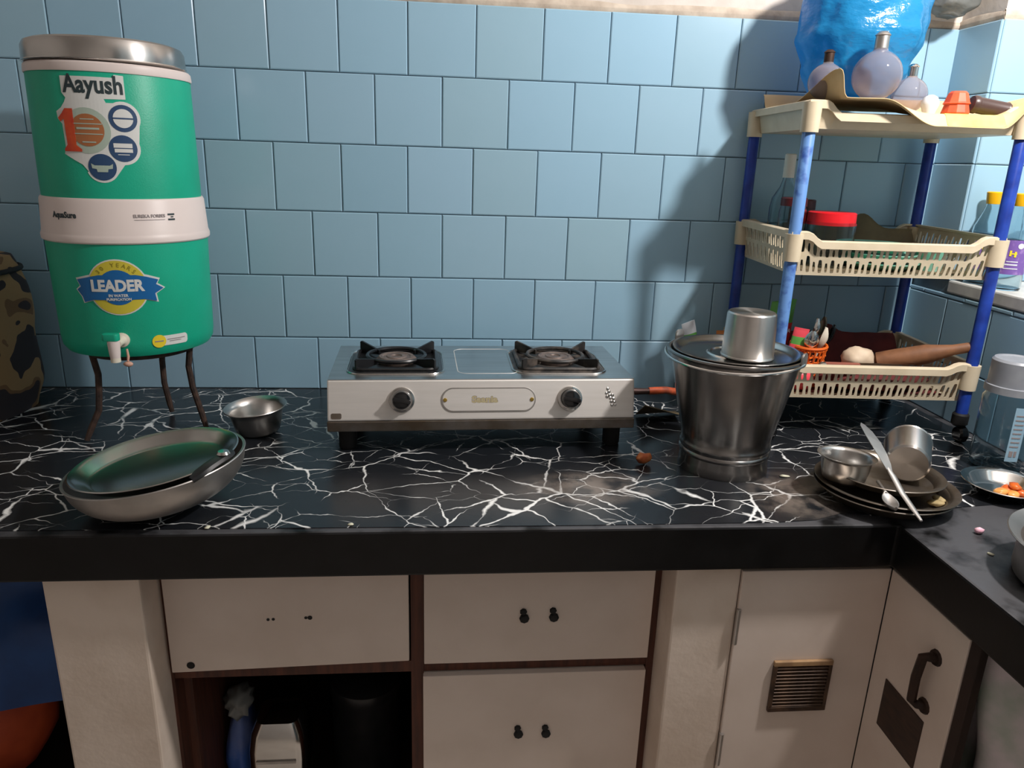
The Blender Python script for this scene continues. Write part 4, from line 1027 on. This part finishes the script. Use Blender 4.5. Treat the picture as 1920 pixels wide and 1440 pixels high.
def spoon(base, tip, w_, label, mt='steel_bright', group='spoons in the orange basket', bowl=True):
    t = thing('spoon', label, 'spoon', base, (0,0,0), group)
    d = Vector(tip)-Vector(base); L_ = d.length
    q = d.to_track_quat('Z','Y').to_matrix().to_4x4()
    MB().tube([q @ Vector((0,0,0)), q @ Vector((0,0.001,L_*0.4)), q @ Vector((0,0,L_-0.03))], [0.003,0.0026,0.0032], 8).build('handle', mt, t, smooth=True)
    if bowl:
        b_ = MB(); vs = []; n1 = 14; m1 = 8
        for j in range(m1+1):
            s = j/m1; ww = w_*math.sin(PI*(0.06+0.9*s))**0.75
            for k in range(n1):
                a = 2*PI*k/n1; vs.append(q @ Vector((ww*math.cos(a), 0.0035*math.sin(a)-0.008*math.sin(PI*s)*(1-math.cos(a)**2*1.0), L_-0.034+s*0.05)))
        fs = [(j*n1+k, j*n1+(k+1)%n1, (j+1)*n1+(k+1)%n1, (j+1)*n1+k) for j in range(m1) for k in range(n1)] + [tuple(range(n1)), tuple(range(m1*n1,(m1+1)*n1))]
        b_.add(vs, fs).build('bowl', mt, t, smooth=True)
    return t
spoon((0.765,-0.262,ZB+0.005), (0.756,-0.288,ZB+0.118), 0.016, 'steel spoon with wide bowl leaning left out of the orange basket')
spoon((0.762,-0.250,ZB+0.005), (0.774,-0.262,ZB+0.140), 0.010, 'tallest steel spoon standing in the orange basket')
spoon((0.775,-0.255,ZB+0.005), (0.789,-0.275,ZB+0.122), 0.010, 'cream-handled spoon at the front of the orange basket', 'tap_cream')
spoon((0.770,-0.242,ZB+0.005), (0.804,-0.235,ZB+0.138), 0.012, 'dark spoon leaning right out of the orange basket', 'steel_dirty')
spoon((0.778,-0.246,ZB+0.005), (0.828,-0.235,ZB+0.120), 0.009, 'dark spoon lying lowest to the right in the orange basket', 'black_plastic')
o = MB().lathe([(0,0),(0.008,0),(0.0105,0.004),(0.0115,0.05),(0.016,0.075),(0.0215,0.10),(0.0225,0.16),(0.0215,0.20),(0.016,0.205),(0,0.206)], 24).build('rolling_pin', 'pin_wood', smooth=True)
e_ = MB().lathe([(0,-0.0006),(0.0072,-0.0006),(0.0082,0.0),(0.0082,0.0004),(0.004,0.0004),(0,0.0002)], 18).build('end_grain', 'pin_end', o)
p0 = Vector((1.088,-0.372,1.079)); p1 = Vector((0.915,-0.27,1.012)); q = (p1-p0).to_track_quat('Z','Y')
o.rotation_mode = 'QUATERNION'; o.rotation_quaternion = q; o.location = p0
tag(o, 'brown wooden rolling pin sticking out past the right blue post', 'rolling pin')
g = lump('garlic_bulb', 'garlic', None, (0.036,0.030,0.026), 0.14, 2.2, 4, 3); place(g, (0.868,-0.29,1.001))
tag(g, 'pale round bulb among the things on the bottom tier', 'garlic')
kn = thing('kitchen_knife', 'knife with worn reddish handle lying across the bottom tier', 'knife', (0.815,-0.325,1.019))
MB().prism([(-0.045,-0.009),(0.035,-0.008),(0.035,0.008),(-0.045,0.010)], 0.012, Matrix.Rotation(PI/2,4,'X')).build('handle', 'knife_handle', kn, bevel=0.003, smooth=True)
MB().prism([(0.035,-0.008),(0.14,-0.006),(0.165,0.006),(0.035,0.009)], 0.002, Matrix.Translation((0,-0.005,0)) @ Matrix.Rotation(PI/2,4,'X')).build('blade', 'steel_bright', kn)
MB().lathe([(0,0),(0.010,0.0),(0.011,0.006),(0.008,0.012),(0,0.012)], 12, Matrix.Translation((-0.044,-0.006,0)) @ Matrix.Rotation(-PI/2,4,'Y')).build('end_cap', 'steel_dirty', kn)
x_ = lump('food_bundle', 'dark_cloth', None, (0.075,0.045,0.030), 0.2, 2.0, 9, 3); place(x_, (0.97,-0.205,ZB)); tag(x_, 'dark cloth bundle behind the rolling pin on bottom tier', 'cloth')
o = lump('cloth_bundle', 'maroon', None, (0.13,0.05,0.024), 0.2, 2.0, 11, 3); place(o, (0.90,-0.295,ZB)); tag(o, 'red-brown folded cloth seen through the bottom tray slots', 'cloth')
o = lump('pink_pouch', 'packet_pink', None, (0.03,0.018,0.026), 0.15, 2.0, 15, 2); place(o, (0.735,-0.305,ZB)); tag(o, 'small pink pouch beside the basket on bottom tier', 'pouch')
# packets
def packet(name, base, w_, h_, d_, mats, lean, rz, label, seed, txt=None, roll=0):
    t = thing(name, label, 'packet', base, (rad(lean),0,rad(rz)))
    def body(z0, z1, mt, nm, g=0.0):
        m = MB(); n_ = 12; vs = []; fs = []; kk = 8
        for j in range(kk+1):
            z = z0+(z1-z0)*j/kk; t_ = z/h_; bulge = d_*math.sin(PI*min(max(t_,0.02),0.98))**0.6 + 0.0008 + g
            for k in range(n_):
                a = 2*PI*k/n_; x = (w_/2+g)*math.cos(a)*(1 if abs(math.cos(a)) > 0.6 else 1.0)
                vs.append((x, bulge*math.sin(a)*(1+0.15*noise.noise(Vector((x*40,z*40,seed)))), z+0.004*noise.noise(Vector((x*30,seed,z*20)))))
        for j in range(kk):
            for k in range(n_): fs.append((j*n_+k, j*n_+(k+1)%n_, (j+1)*n_+(k+1)%n_, (j+1)*n_+k))
        fs += [tuple(range(n_)), tuple(range(kk*n_,(kk+1)*n_))]
        return m.add(vs, fs).build(nm, mt, t, smooth=True)
    body(0, h_*0.86, mats[0], 'pouch')
    body(h_*0.86, h_, mats[1], 'crimped_top')
    if len(mats) > 2: body(h_*0.35, h_*0.72, mats[2], 'printed_band', 0.0006)
    if txt:
        vs, fs = text2d(txt[0], txt[1], 0, 0, 0.0006)
        m = MB(); Tm = Matrix.Translation((txt[2], -d_-0.0016, txt[3])) @ Matrix.Rotation(PI/2,4,'X'); m.add([Tm @ Vector((x,y,0)) for x,y in vs], fs); m.build('lettering', txt[4], t)
    t.rotation_euler.y = rad(roll)
    return t
packet('spice_packet', (0.715,-0.185,ZB+0.0), 0.075, 0.185, 0.012, ('packet_green','packet_green','packet_red'), 6, 20, 'red and green spice packet standing behind the upturned tumbler', 1, ('MASALA', 0.013, 0.0, 0.115, 'label_white'))
packet('spice_packet', (0.722,-0.262,ZB+0.0), 0.032, 0.135, 0.007, ('packet_green','packet_pink','packet_pink'), -2, -30, 'pink and green packet between blue post and orange basket', 2, None, 8)
packet('snack_packet', (0.585,-0.115,ZV), 0.036, 0.208, 0.009, ('packet_green','label_white','label_white'), -8, 10, 'green and white packet peeping over the bucket rim', 5, ('SNA', 0.010, 0.0, 0.150, 'print_blue'), -12)
packet('snack_packet', (0.634,-0.125,ZV), 0.060, 0.185, 0.014, ('packet_orange','packet_orange'), -4, -8, 'orange packet behind the bucket near rear post', 6)

# ================================================================== right-hand counter things
jb = thing('storage_bottle', 'tall clear plastic jar with grey screw cap on right counter', 'jar', (1.062,-0.515,ZV))
R_ = 0.047
MB().lathe([(0,0),(R_-0.006,0),(R_-0.001,0.006),(R_-0.003,0.014),(R_,0.020),(R_,0.148),(R_-0.004,0.154),(R_-0.004,0.178),(R_-0.006,0.178),(R_-0.006,0.153),(R_-0.002,0.147),(R_-0.002,0.021),(R_-0.005,0.014),(R_-0.003,0.006),(R_-0.008,0.002),(0,0.002)], 48).build('body', 'clear_plastic', jb, smooth=True)
MB().lathe([(R_-0.003,0.160),(R_+0.001,0.160),(R_+0.001,0.174),(R_-0.0025,0.175),(R_-0.0025,0.222),(R_-0.006,0.2265),(R_-0.012,0.2265),(R_-0.014,0.225),(0,0.225),(0,0.222),(R_-0.006,0.222),(R_-0.0035,0.174),(R_-0.003,0.160)], 48).build('cap', 'grey_cap', jb, smooth=True)
wrap('paper_label', [bar2d(-0.0125,0.0125,0.030,0.140)], 'label_blue', jb, lambda v: R_, rad(-8), 0.0003)
wrap('label_print', [bar2d(-0.0075,-0.001,0.040,0.052), bar2d(0.001,0.006,0.040,0.052)]+[bar2d(-0.009,0.007,0.060+0.009*k,0.0625+0.009*k) for k in range(8)], 'print_grey', jb, lambda v: R_, rad(-8), 0.0008)
MB().prism(rrect(0.016,0.026,0.003), 0.004, Matrix.Translation((0.012,-R_+0.001,0.168)) @ Matrix.Rotation(PI/2,4,'X')).build('clip', 'label_white', jb, bevel=0.001)

def dishprof(r, h, foot, t=0.0014, lipw=0.008):
    o = [(0,0),(foot,0),(foot+(r-foot)*0.35,h*0.22),(r-lipw-0.004,h*0.80),(r-lipw,h*0.94),(r-0.001,h),(r,h+t*0.8),(r-0.001,h+t*1.5)]
    i_ = [(r-lipw,h*0.94+t),(r-lipw-0.005,h*0.80+t),(foot+(r-foot)*0.35,h*0.22+t),(foot,t),(0,t)]
    return o+i_
o = MB().lathe(dishprof(0.072,0.022,0.038), 56).build('pickle_plate', 'steel_bright', smooth=True)
tag(place(o, (0.984,-0.640,ZV)), 'small steel plate holding orange pickle pieces', 'plate')
for k,(x,y,z,s,mt,rz) in enumerate(((0.972,-0.652,0.0018,(0.014,0.011,0.007),'pickle_pale',10),(0.992,-0.640,0.0018,(0.016,0.010,0.007),'pickle',60),(1.006,-0.655,0.0018,(0.015,0.011,0.007),'pickle',120),(0.988,-0.662,0.0018,(0.013,0.010,0.006),'pickle_pale',30),(0.998,-0.649,0.012,(0.013,0.010,0.006),'pickle',80))):
    lb = ('pale pickle piece at the left of the small plate','orange pickle piece at the back of the small plate','orange pickle piece at the right of the small plate','pale pickle piece at the front of the small plate','red-orange pickle piece on top of the others')[k]
    o = lump('pickle_piece', mt, None, s, 0.3, 2.0, 20+k, 2); tag(place(o, (x,y,ZV+z), (0,0,rad(rz))), lb, 'pickle', 'pickle pieces')

# used plates stack
o = MB().lathe(dishprof(0.118,0.024,0.082,0.0018,0.010), 72).build('steel_thali', 'steel_dirty', smooth=True)
tag(place(o, (0.737,-0.655,ZV+0.0005), (rad(0),0,0)), 'large used steel plate at the bottom of the dish stack', 'plate')
o = MB().lathe(dishprof(0.121,0.020,0.084,0.0018,0.010), 72).build('steel_thali', 'steel_dirty', smooth=True)
tag(place(o, (0.742,-0.652,ZV+0.0095), (rad(-1.0),rad(1.0),0)), 'used steel plate with food residue second in the dish stack', 'plate')
o = MB().lathe(dishprof(0.104,0.018,0.074,0.0016,0.008), 72).build('steel_thali', 'steel_dirty', smooth=True)
tag(place(o, (0.746,-0.632,ZV+0.0265), (rad(-1.0),rad(1.5),0)), 'smaller used steel plate on top of the dish stack', 'plate')
for k,(x,y,z,s) in enumerate(((0.800,-0.714,ZV+0.0145,(0.016,0.010,0.004)),(0.815,-0.700,ZV+0.0145,(0.010,0.012,0.004)))):
    o = lump('food_scrap', 'food_residue', None, s, 0.4, 2.5, 40+k, 2); tag(place(o, (x,y,z)), ('larger smear of food left on the second used plate','smaller smear of food left on the second used plate')[k], 'food')
sb2 = [(0,0),(0.031,0.0),(0.0365,0.005),(0.0405,0.022),(0.0425,0.040),(0.0475,0.0455),(0.0505,0.0465),(0.0505,0.0480),(0.047,0.0475),(0.041,0.0425),(0.039,0.0225),(0.035,0.0068),(0.030,0.0022),(0,0.0022)]
o = MB().lathe(sb2, 48).build('katori_bowl', 'steel_soft', smooth=True, angle=60)
tag(place(o, (0.668,-0.640,ZV+0.0300), (rad(-2),rad(2),0)), 'small steel bowl with a spoon on the dish stack', 'bowl')
spoon((0.680,-0.634,ZV+0.036), (0.622,-0.662,ZV+0.078), 0.010, 'dark spoon resting in the small bowl on dish stack', 'steel_dirty', 'dish spoons', False)
spoon((0.702,-0.690,ZV+0.049), (0.688,-0.760,ZV+0.041), 0.012, 'steel spoon lying on the rim of the used plates', 'steel_dull', 'dish spoons')
tu2 = [(0,0),(0.033,0.0),(0.0365,0.003),(0.0375,0.008),(0.0395,0.078),(0.041,0.080),(0.040,0.082),(0.0385,0.079),(0.036,0.008),(0.032,0.002),(0,0.002)]
o = MB().lathe(tu2, 48).build('steel_tumbler', 'steel', smooth=True)
ax_ = Vector((0.52,0.84,0.12)); o.rotation_mode = 'QUATERNION'; o.rotation_quaternion = ax_.to_track_quat('Z','Y')
o.location = (0.772,-0.660,ZV+0.0305+0.0385)
tag(o, 'steel tumbler lying on its side on the used plates', 'tumbler')
tn = thing('spatula', 'long flat steel spatula leaning across the used plates', 'spatula', (0.715,-0.800,0.891))
flatrod([(0,0,0),(0.002,0.028,0.008),(0.003,0.062,0.019),(0.003,0.094,0.036),(0.002,0.112,0.044)], 0.0050, 0.0062, 0.0020, 'handle', 'steel_dull', tn)
bl = [(0.002,0.106,0.041),(0.002,0.122,0.052),(0.001,0.142,0.065),(-0.001,0.164,0.078),(-0.003,0.186,0.089),(-0.004,0.198,0.094)]
m = MB(); vs = []; fs = []
for i,p in enumerate(bl):
    ww = (0.006,0.0105,0.014,0.0155,0.012,0.004)[i]; p = Vector(p)
    for (dx,dz) in ((-ww,0.0008),(ww,0.0008),(ww,-0.0008),(-ww,-0.0008)): vs.append(p+Vector((dx*0.9,-dx*0.25,dz-dx*0.45)))
for i in range(len(bl)-1):
    for k in range(4): fs.append((i*4+k,i*4+(k+1)%4,(i+1)*4+(k+1)%4,(i+1)*4+k))
fs += [(0,1,2,3),tuple(range((len(bl)-1)*4,len(bl)*4))]
m.add(vs, fs).build('blade', 'steel_dull', tn)

# cooking pot at the right edge
pp_ = [(0,0),(0.116,0),(0.122,0.003),(0.1235,0.010),(0.1225,0.052),(0.130,0.060),(0.1385,0.0645),(0.1395,0.0665),(0.138,0.068),(0.1295,0.063),(0.1200,0.055),(0.1195,0.010),(0.115,0.003),(0,0.003)]
o = MB().lathe(pp_, 72).build('cooking_pot', 'steel_dull', smooth=True)
tag(place(o, (0.905,-0.962,CT+0.0005)), 'wide steel pot at the right edge holding chopped onion', 'pot')
for k in range(4):
    a = k*0.9; o = lump('onion_piece', 'onion', None, (0.014,0.008,0.006), 0.3, 2, 60+k, 2)
    tag(place(o, (0.815+0.014*k*0.9, -0.985+0.03*math.sin(k*1.7)-0.006*k, CT+0.0035), (0,0,a)), ('leftmost piece of chopped pink onion in the steel pot','second piece of chopped onion from the left in the pot','third piece of chopped onion from the left in the pot','rightmost piece of chopped pink onion in the steel pot')[k], 'onion', 'chopped onion in the pot')
o = lump('onion_scrap', 'onion', None, (0.008,0.006,0.0055), 0.3, 2, 71, 2); tag(place(o, (0.829,-0.788,CT)), 'pink onion scrap lying on bare granite beside the pot', 'onion')
o = lump('peel', 'peel', None, (0.016,0.010,0.010), 0.5, 2.2, 72, 2); tag(place(o, (0.340,-0.495,ZV)), 'orange-brown vegetable peel on the counter left of the bucket', 'peel')
crn = ((-0.20,-0.735,'pale crumb at the counter edge below the stove'),(-0.42,-0.738,'pale crumb near the large bowl at the counter edge'),(0.80,-0.855,'pale crumb on the granite left of the pot'),(0.60,-0.560,'pale scrap on the counter beside the bucket foot'))
for k,(x,y,l) in enumerate(crn):
    o = lump('crumb', 'crumb', None, (0.006,0.004,0.0018) if k < 3 else (0.012,0.005,0.002), 0.4, 2, 80+k, 1); tag(place(o, (x,y,ZV if k != 2 else CT), (0,0,k)), l, 'crumb')

# bottles in the window bay
def oil(loc, label):
    t = thing('oil_bottle', label, 'bottle', loc, (0,0,0), 'bottles on the sill')
    MB().lathe([(0,0),(0.029,0),(0.032,0.004),(0.032,0.030),(0.031,0.034),(0.031,0.112),(0.032,0.116),(0.030,0.130),(0.019,0.160),(0.0145,0.176),(0.0145,0.186),(0.0125,0.186),(0.0125,0.176),(0.017,0.160),(0.028,0.130),(0.029,0.112),(0.029,0.034),(0.030,0.006),(0,0.004)], 36).build('body', 'clear_plastic', t, smooth=True)
    MB().lathe([(0.0316,0.036),(0.0320,0.036),(0.0320,0.110),(0.0316,0.110),(0.0316,0.036)], 36).build('label', 'purple_label', t, smooth=True)
    wrap('label_print', [poly2d(circ(0.012,0.098,0.006,20)), bar2d(-0.012,0.012,0.056,0.059), bar2d(-0.010,0.012,0.063,0.065), bar2d(-0.014,0.014,0.048,0.050)], 'label_white', t, lambda v: 0.0320, rad(-30), 0.0002)
    wrap('label_mark', [bar2d(-0.007,0.007,0.080,0.0825), bar2d(-0.007,-0.003,0.076,0.088), bar2d(0.002,0.006,0.074,0.086)], 'print_yellow', t, lambda v: 0.0320, rad(-30), 0.0006)
    MB().lathe([(0,0.208),(0.0155,0.208),(0.0175,0.206),(0.0150,0.182),(0.0145,0.181),(0.0145,0.205),(0,0.205)], 28).build('cap', 'yellow_cap', t, smooth=True)
oil((1.192,-0.185,ZS), 'purple-labelled bottle with yellow cap on the sill, left of the post')
oil((1.194,-0.268,ZS), 'purple-labelled bottle with yellow cap on the sill, right of the post')
o = bag('polythene_bag', 'grey_bag', (1.15,-0.09,1.765), [(0,0.03,0.0),(0.2,0.055,0.02),(0.5,0.062,0.07),(0.8,0.05,0.13),(1.0,0.02,0.17)], 1.5, 0.12, 9.0)
o.location = (1.075,-0.075,1.768)
tag(o, 'greyish polythene bag hanging on the plaster above the corner', 'bag')
MB().tube([(0,0.078,0.16),(0,0.04,0.165),(0,0.0,0.165)], 0.003, 6).build('wall_hook', 'dark_metal', o)

# camouflage bag at the left
cb = thing('camouflage_bag', 'camouflage cloth bag slumped against the wall at far left', 'bag', (-1.105,-0.17,ZV))
m = MB(); vs = []; fs = []; n_, k_ = 40, 26
for j in range(k_+1):
    t = j/k_; z = 0.345*t; rr = 0.147*(1-0.16*t**7)*(0.94+0.06*smooth01(t*5))
    for k in range(n_):
        a = 2*PI*k/n_; c_ = math.copysign(abs(math.cos(a))**0.7, math.cos(a)); s_ = math.copysign(abs(math.sin(a))**0.7, math.sin(a))
        nn = noise.noise(Vector((c_*1.6, s_*1.6, z*9)))
        vs.append((rr*c_*(1+0.10*nn), 0.105*rr/0.14*s_*(1+0.10*nn), z+0.03*(c_*-0.3)*t))
for j in range(k_):
    for k in range(n_): fs.append((j*n_+k, j*n_+(k+1)%n_, (j+1)*n_+(k+1)%n_, (j+1)*n_+k))
fs += [tuple(reversed(range(n_))), tuple(range(k_*n_,(k_+1)*n_))]
m.add(vs, fs).build('body', 'camo_cloth', cb, smooth=True)
rr = 0.139
m = MB(); m.tube([(rr*math.copysign(abs(math.cos(2*PI*k/48))**0.7,math.cos(2*PI*k/48)), 0.1045*math.copysign(abs(math.sin(2*PI*k/48))**0.7,math.sin(2*PI*k/48)), 0.318-0.009*math.copysign(abs(math.cos(2*PI*k/48))**0.7,math.cos(2*PI*k/48))) for k in range(49)], 0.0055, 6, caps=False)
m.build('zip_band', 'black_rubber', cb, smooth=True)
m = MB(); m.tube([(-0.02,-0.02,0.345),(-0.018,-0.02,0.42),(0.0,-0.015,0.50),(0.04,0.0,0.49),(0.07,0.01,0.42),(0.075,0.01,0.345)], 0.012, 8); m.build('carry_strap', 'dark_cloth', cb, smooth=True)

# ================================================================== things below the worktop
def tarp(u, v):
    x = -1.55+0.86*u; z = 0.775-0.43*v+0.13*u*v
    y = -0.52-0.10*v+0.035*math.sin(u*9+v*3)+0.03*noise.noise(Vector((u*5,v*5,2)))
    return Vector((min(x,-0.692), y, z))
o = sheet_mesh('blue_tarpaulin', 'tarp_blue', tarp, 40, 24, 0.002); tag(o, 'blue tarpaulin hanging under the counter at far left', 'tarpaulin')
o = lump('orange_sack', 'bag_orange', None, (0.15,0.10,0.17), 0.12, 1.8, 91, 3); tag(place(o, (-1.035,-0.42,0.10)), 'orange sack below the blue tarpaulin', 'sack')
o = MB().box(-1.20,-0.70,-0.62,-0.18,0.0,0.10).build('storage_box', 'dark_wood', bevel=0.006); tag(o, 'dark wooden box on the floor under the left counter', 'box')
o = lump('cloth_heap', 'dark_cloth', None, (0.066,0.09,0.15), 0.15, 2, 93, 3); tag(place(o, (-0.782,-0.42,0.10)), 'dark brown cloth heap beside the left pillar', 'cloth')
o = MB().box(-1.02,-0.93,-0.62,-0.55,0.10,0.185).build('carton', 'pale_box', bevel=0.004); tag(o, 'small pale carton in front of the orange sack', 'carton')
# in the open compartment
tf = thing('steel_canister', 'shiny steel canister standing in the open compartment', 'canister', (-0.392,-0.50,0.060))
m = MB()
secs = [(0.0,0.056,0.055,0.02),(0.01,0.060,0.060,0.022),(0.19,0.057,0.056,0.02),(0.225,0.052,0.05,0.02),(0.248,0.042,0.038,0.018),(0.252,0.02,0.018,0.008)]
vs = []; fs = []; nn_ = 24
for z,w_,d_,r in secs:
    vs += [(x,y,z) for x,y in rrect(2*w_,2*d_,r,5)]
nn_ = len(rrect(1,1,0.1,5))
for j in range(len(secs)-1):
    for k in range(nn_): fs.append((j*nn_+k, j*nn_+(k+1)%nn_, (j+1)*nn_+(k+1)%nn_, (j+1)*nn_+k))
fs += [tuple(reversed(range(nn_))), tuple(range((len(secs)-1)*nn_, len(secs)*nn_))]
m.add(vs, fs).build('body', 'steel_bright', tf, smooth=True)
MB().box(-0.040,0.040,-0.0600,-0.0565,0.168,0.174).build('band', 'steel_dull', tf)
MB().prism(rrect(0.05,0.045,0.006), 0.003, Matrix.Translation((-0.012,-0.058,0.115)) @ Matrix.Rotation(PI/2,4,'X')).build('front_label', 'label_white', tf)
o = lump('blue_bundle', 'blue_poly', None, (0.030,0.06,0.11), 0.2, 2, 95, 3); tag(place(o, (-0.484,-0.46,0.060)), 'blue polythene bundle beside the steel canister', 'bundle')
o = lump('grey_bundle', 'grey_poly', None, (0.027,0.04,0.030), 0.5, 2.6, 96, 3); tag(place(o, (-0.484,-0.46,0.272)), 'crumpled grey polythene on top of the blue bundle', 'bundle')
o = MB().lathe([(0,0),(0.07,0),(0.075,0.005),(0.075,0.22),(0.078,0.225),(0.078,0.25),(0.06,0.262),(0,0.262)], 40).build('dark_tin', 'black_enamel', smooth=True)
tag(place(o, (-0.225,-0.40,0.060)), 'dark round tin at the right of the open compartment', 'tin')
# bundle of printed cloth under the right-hand run
def cur(u, v):
    y = -0.835-0.65*u; z = 0.765-0.70*v
    x = 0.800+0.030*math.sin(u*26+2.2*v+1.2*noise.noise(Vector((u*4,v*4,0))))+0.05*noise.noise(Vector((u*6,v*3,4)))+0.03*v
    return Vector((x, y-0.02*v*(1-u), z))
o = sheet_mesh('printed_curtain', 'lilac_cloth', cur, 70, 40, 0.002); tag(o, 'pale printed cloth bunched under the right-hand counter', 'curtain')
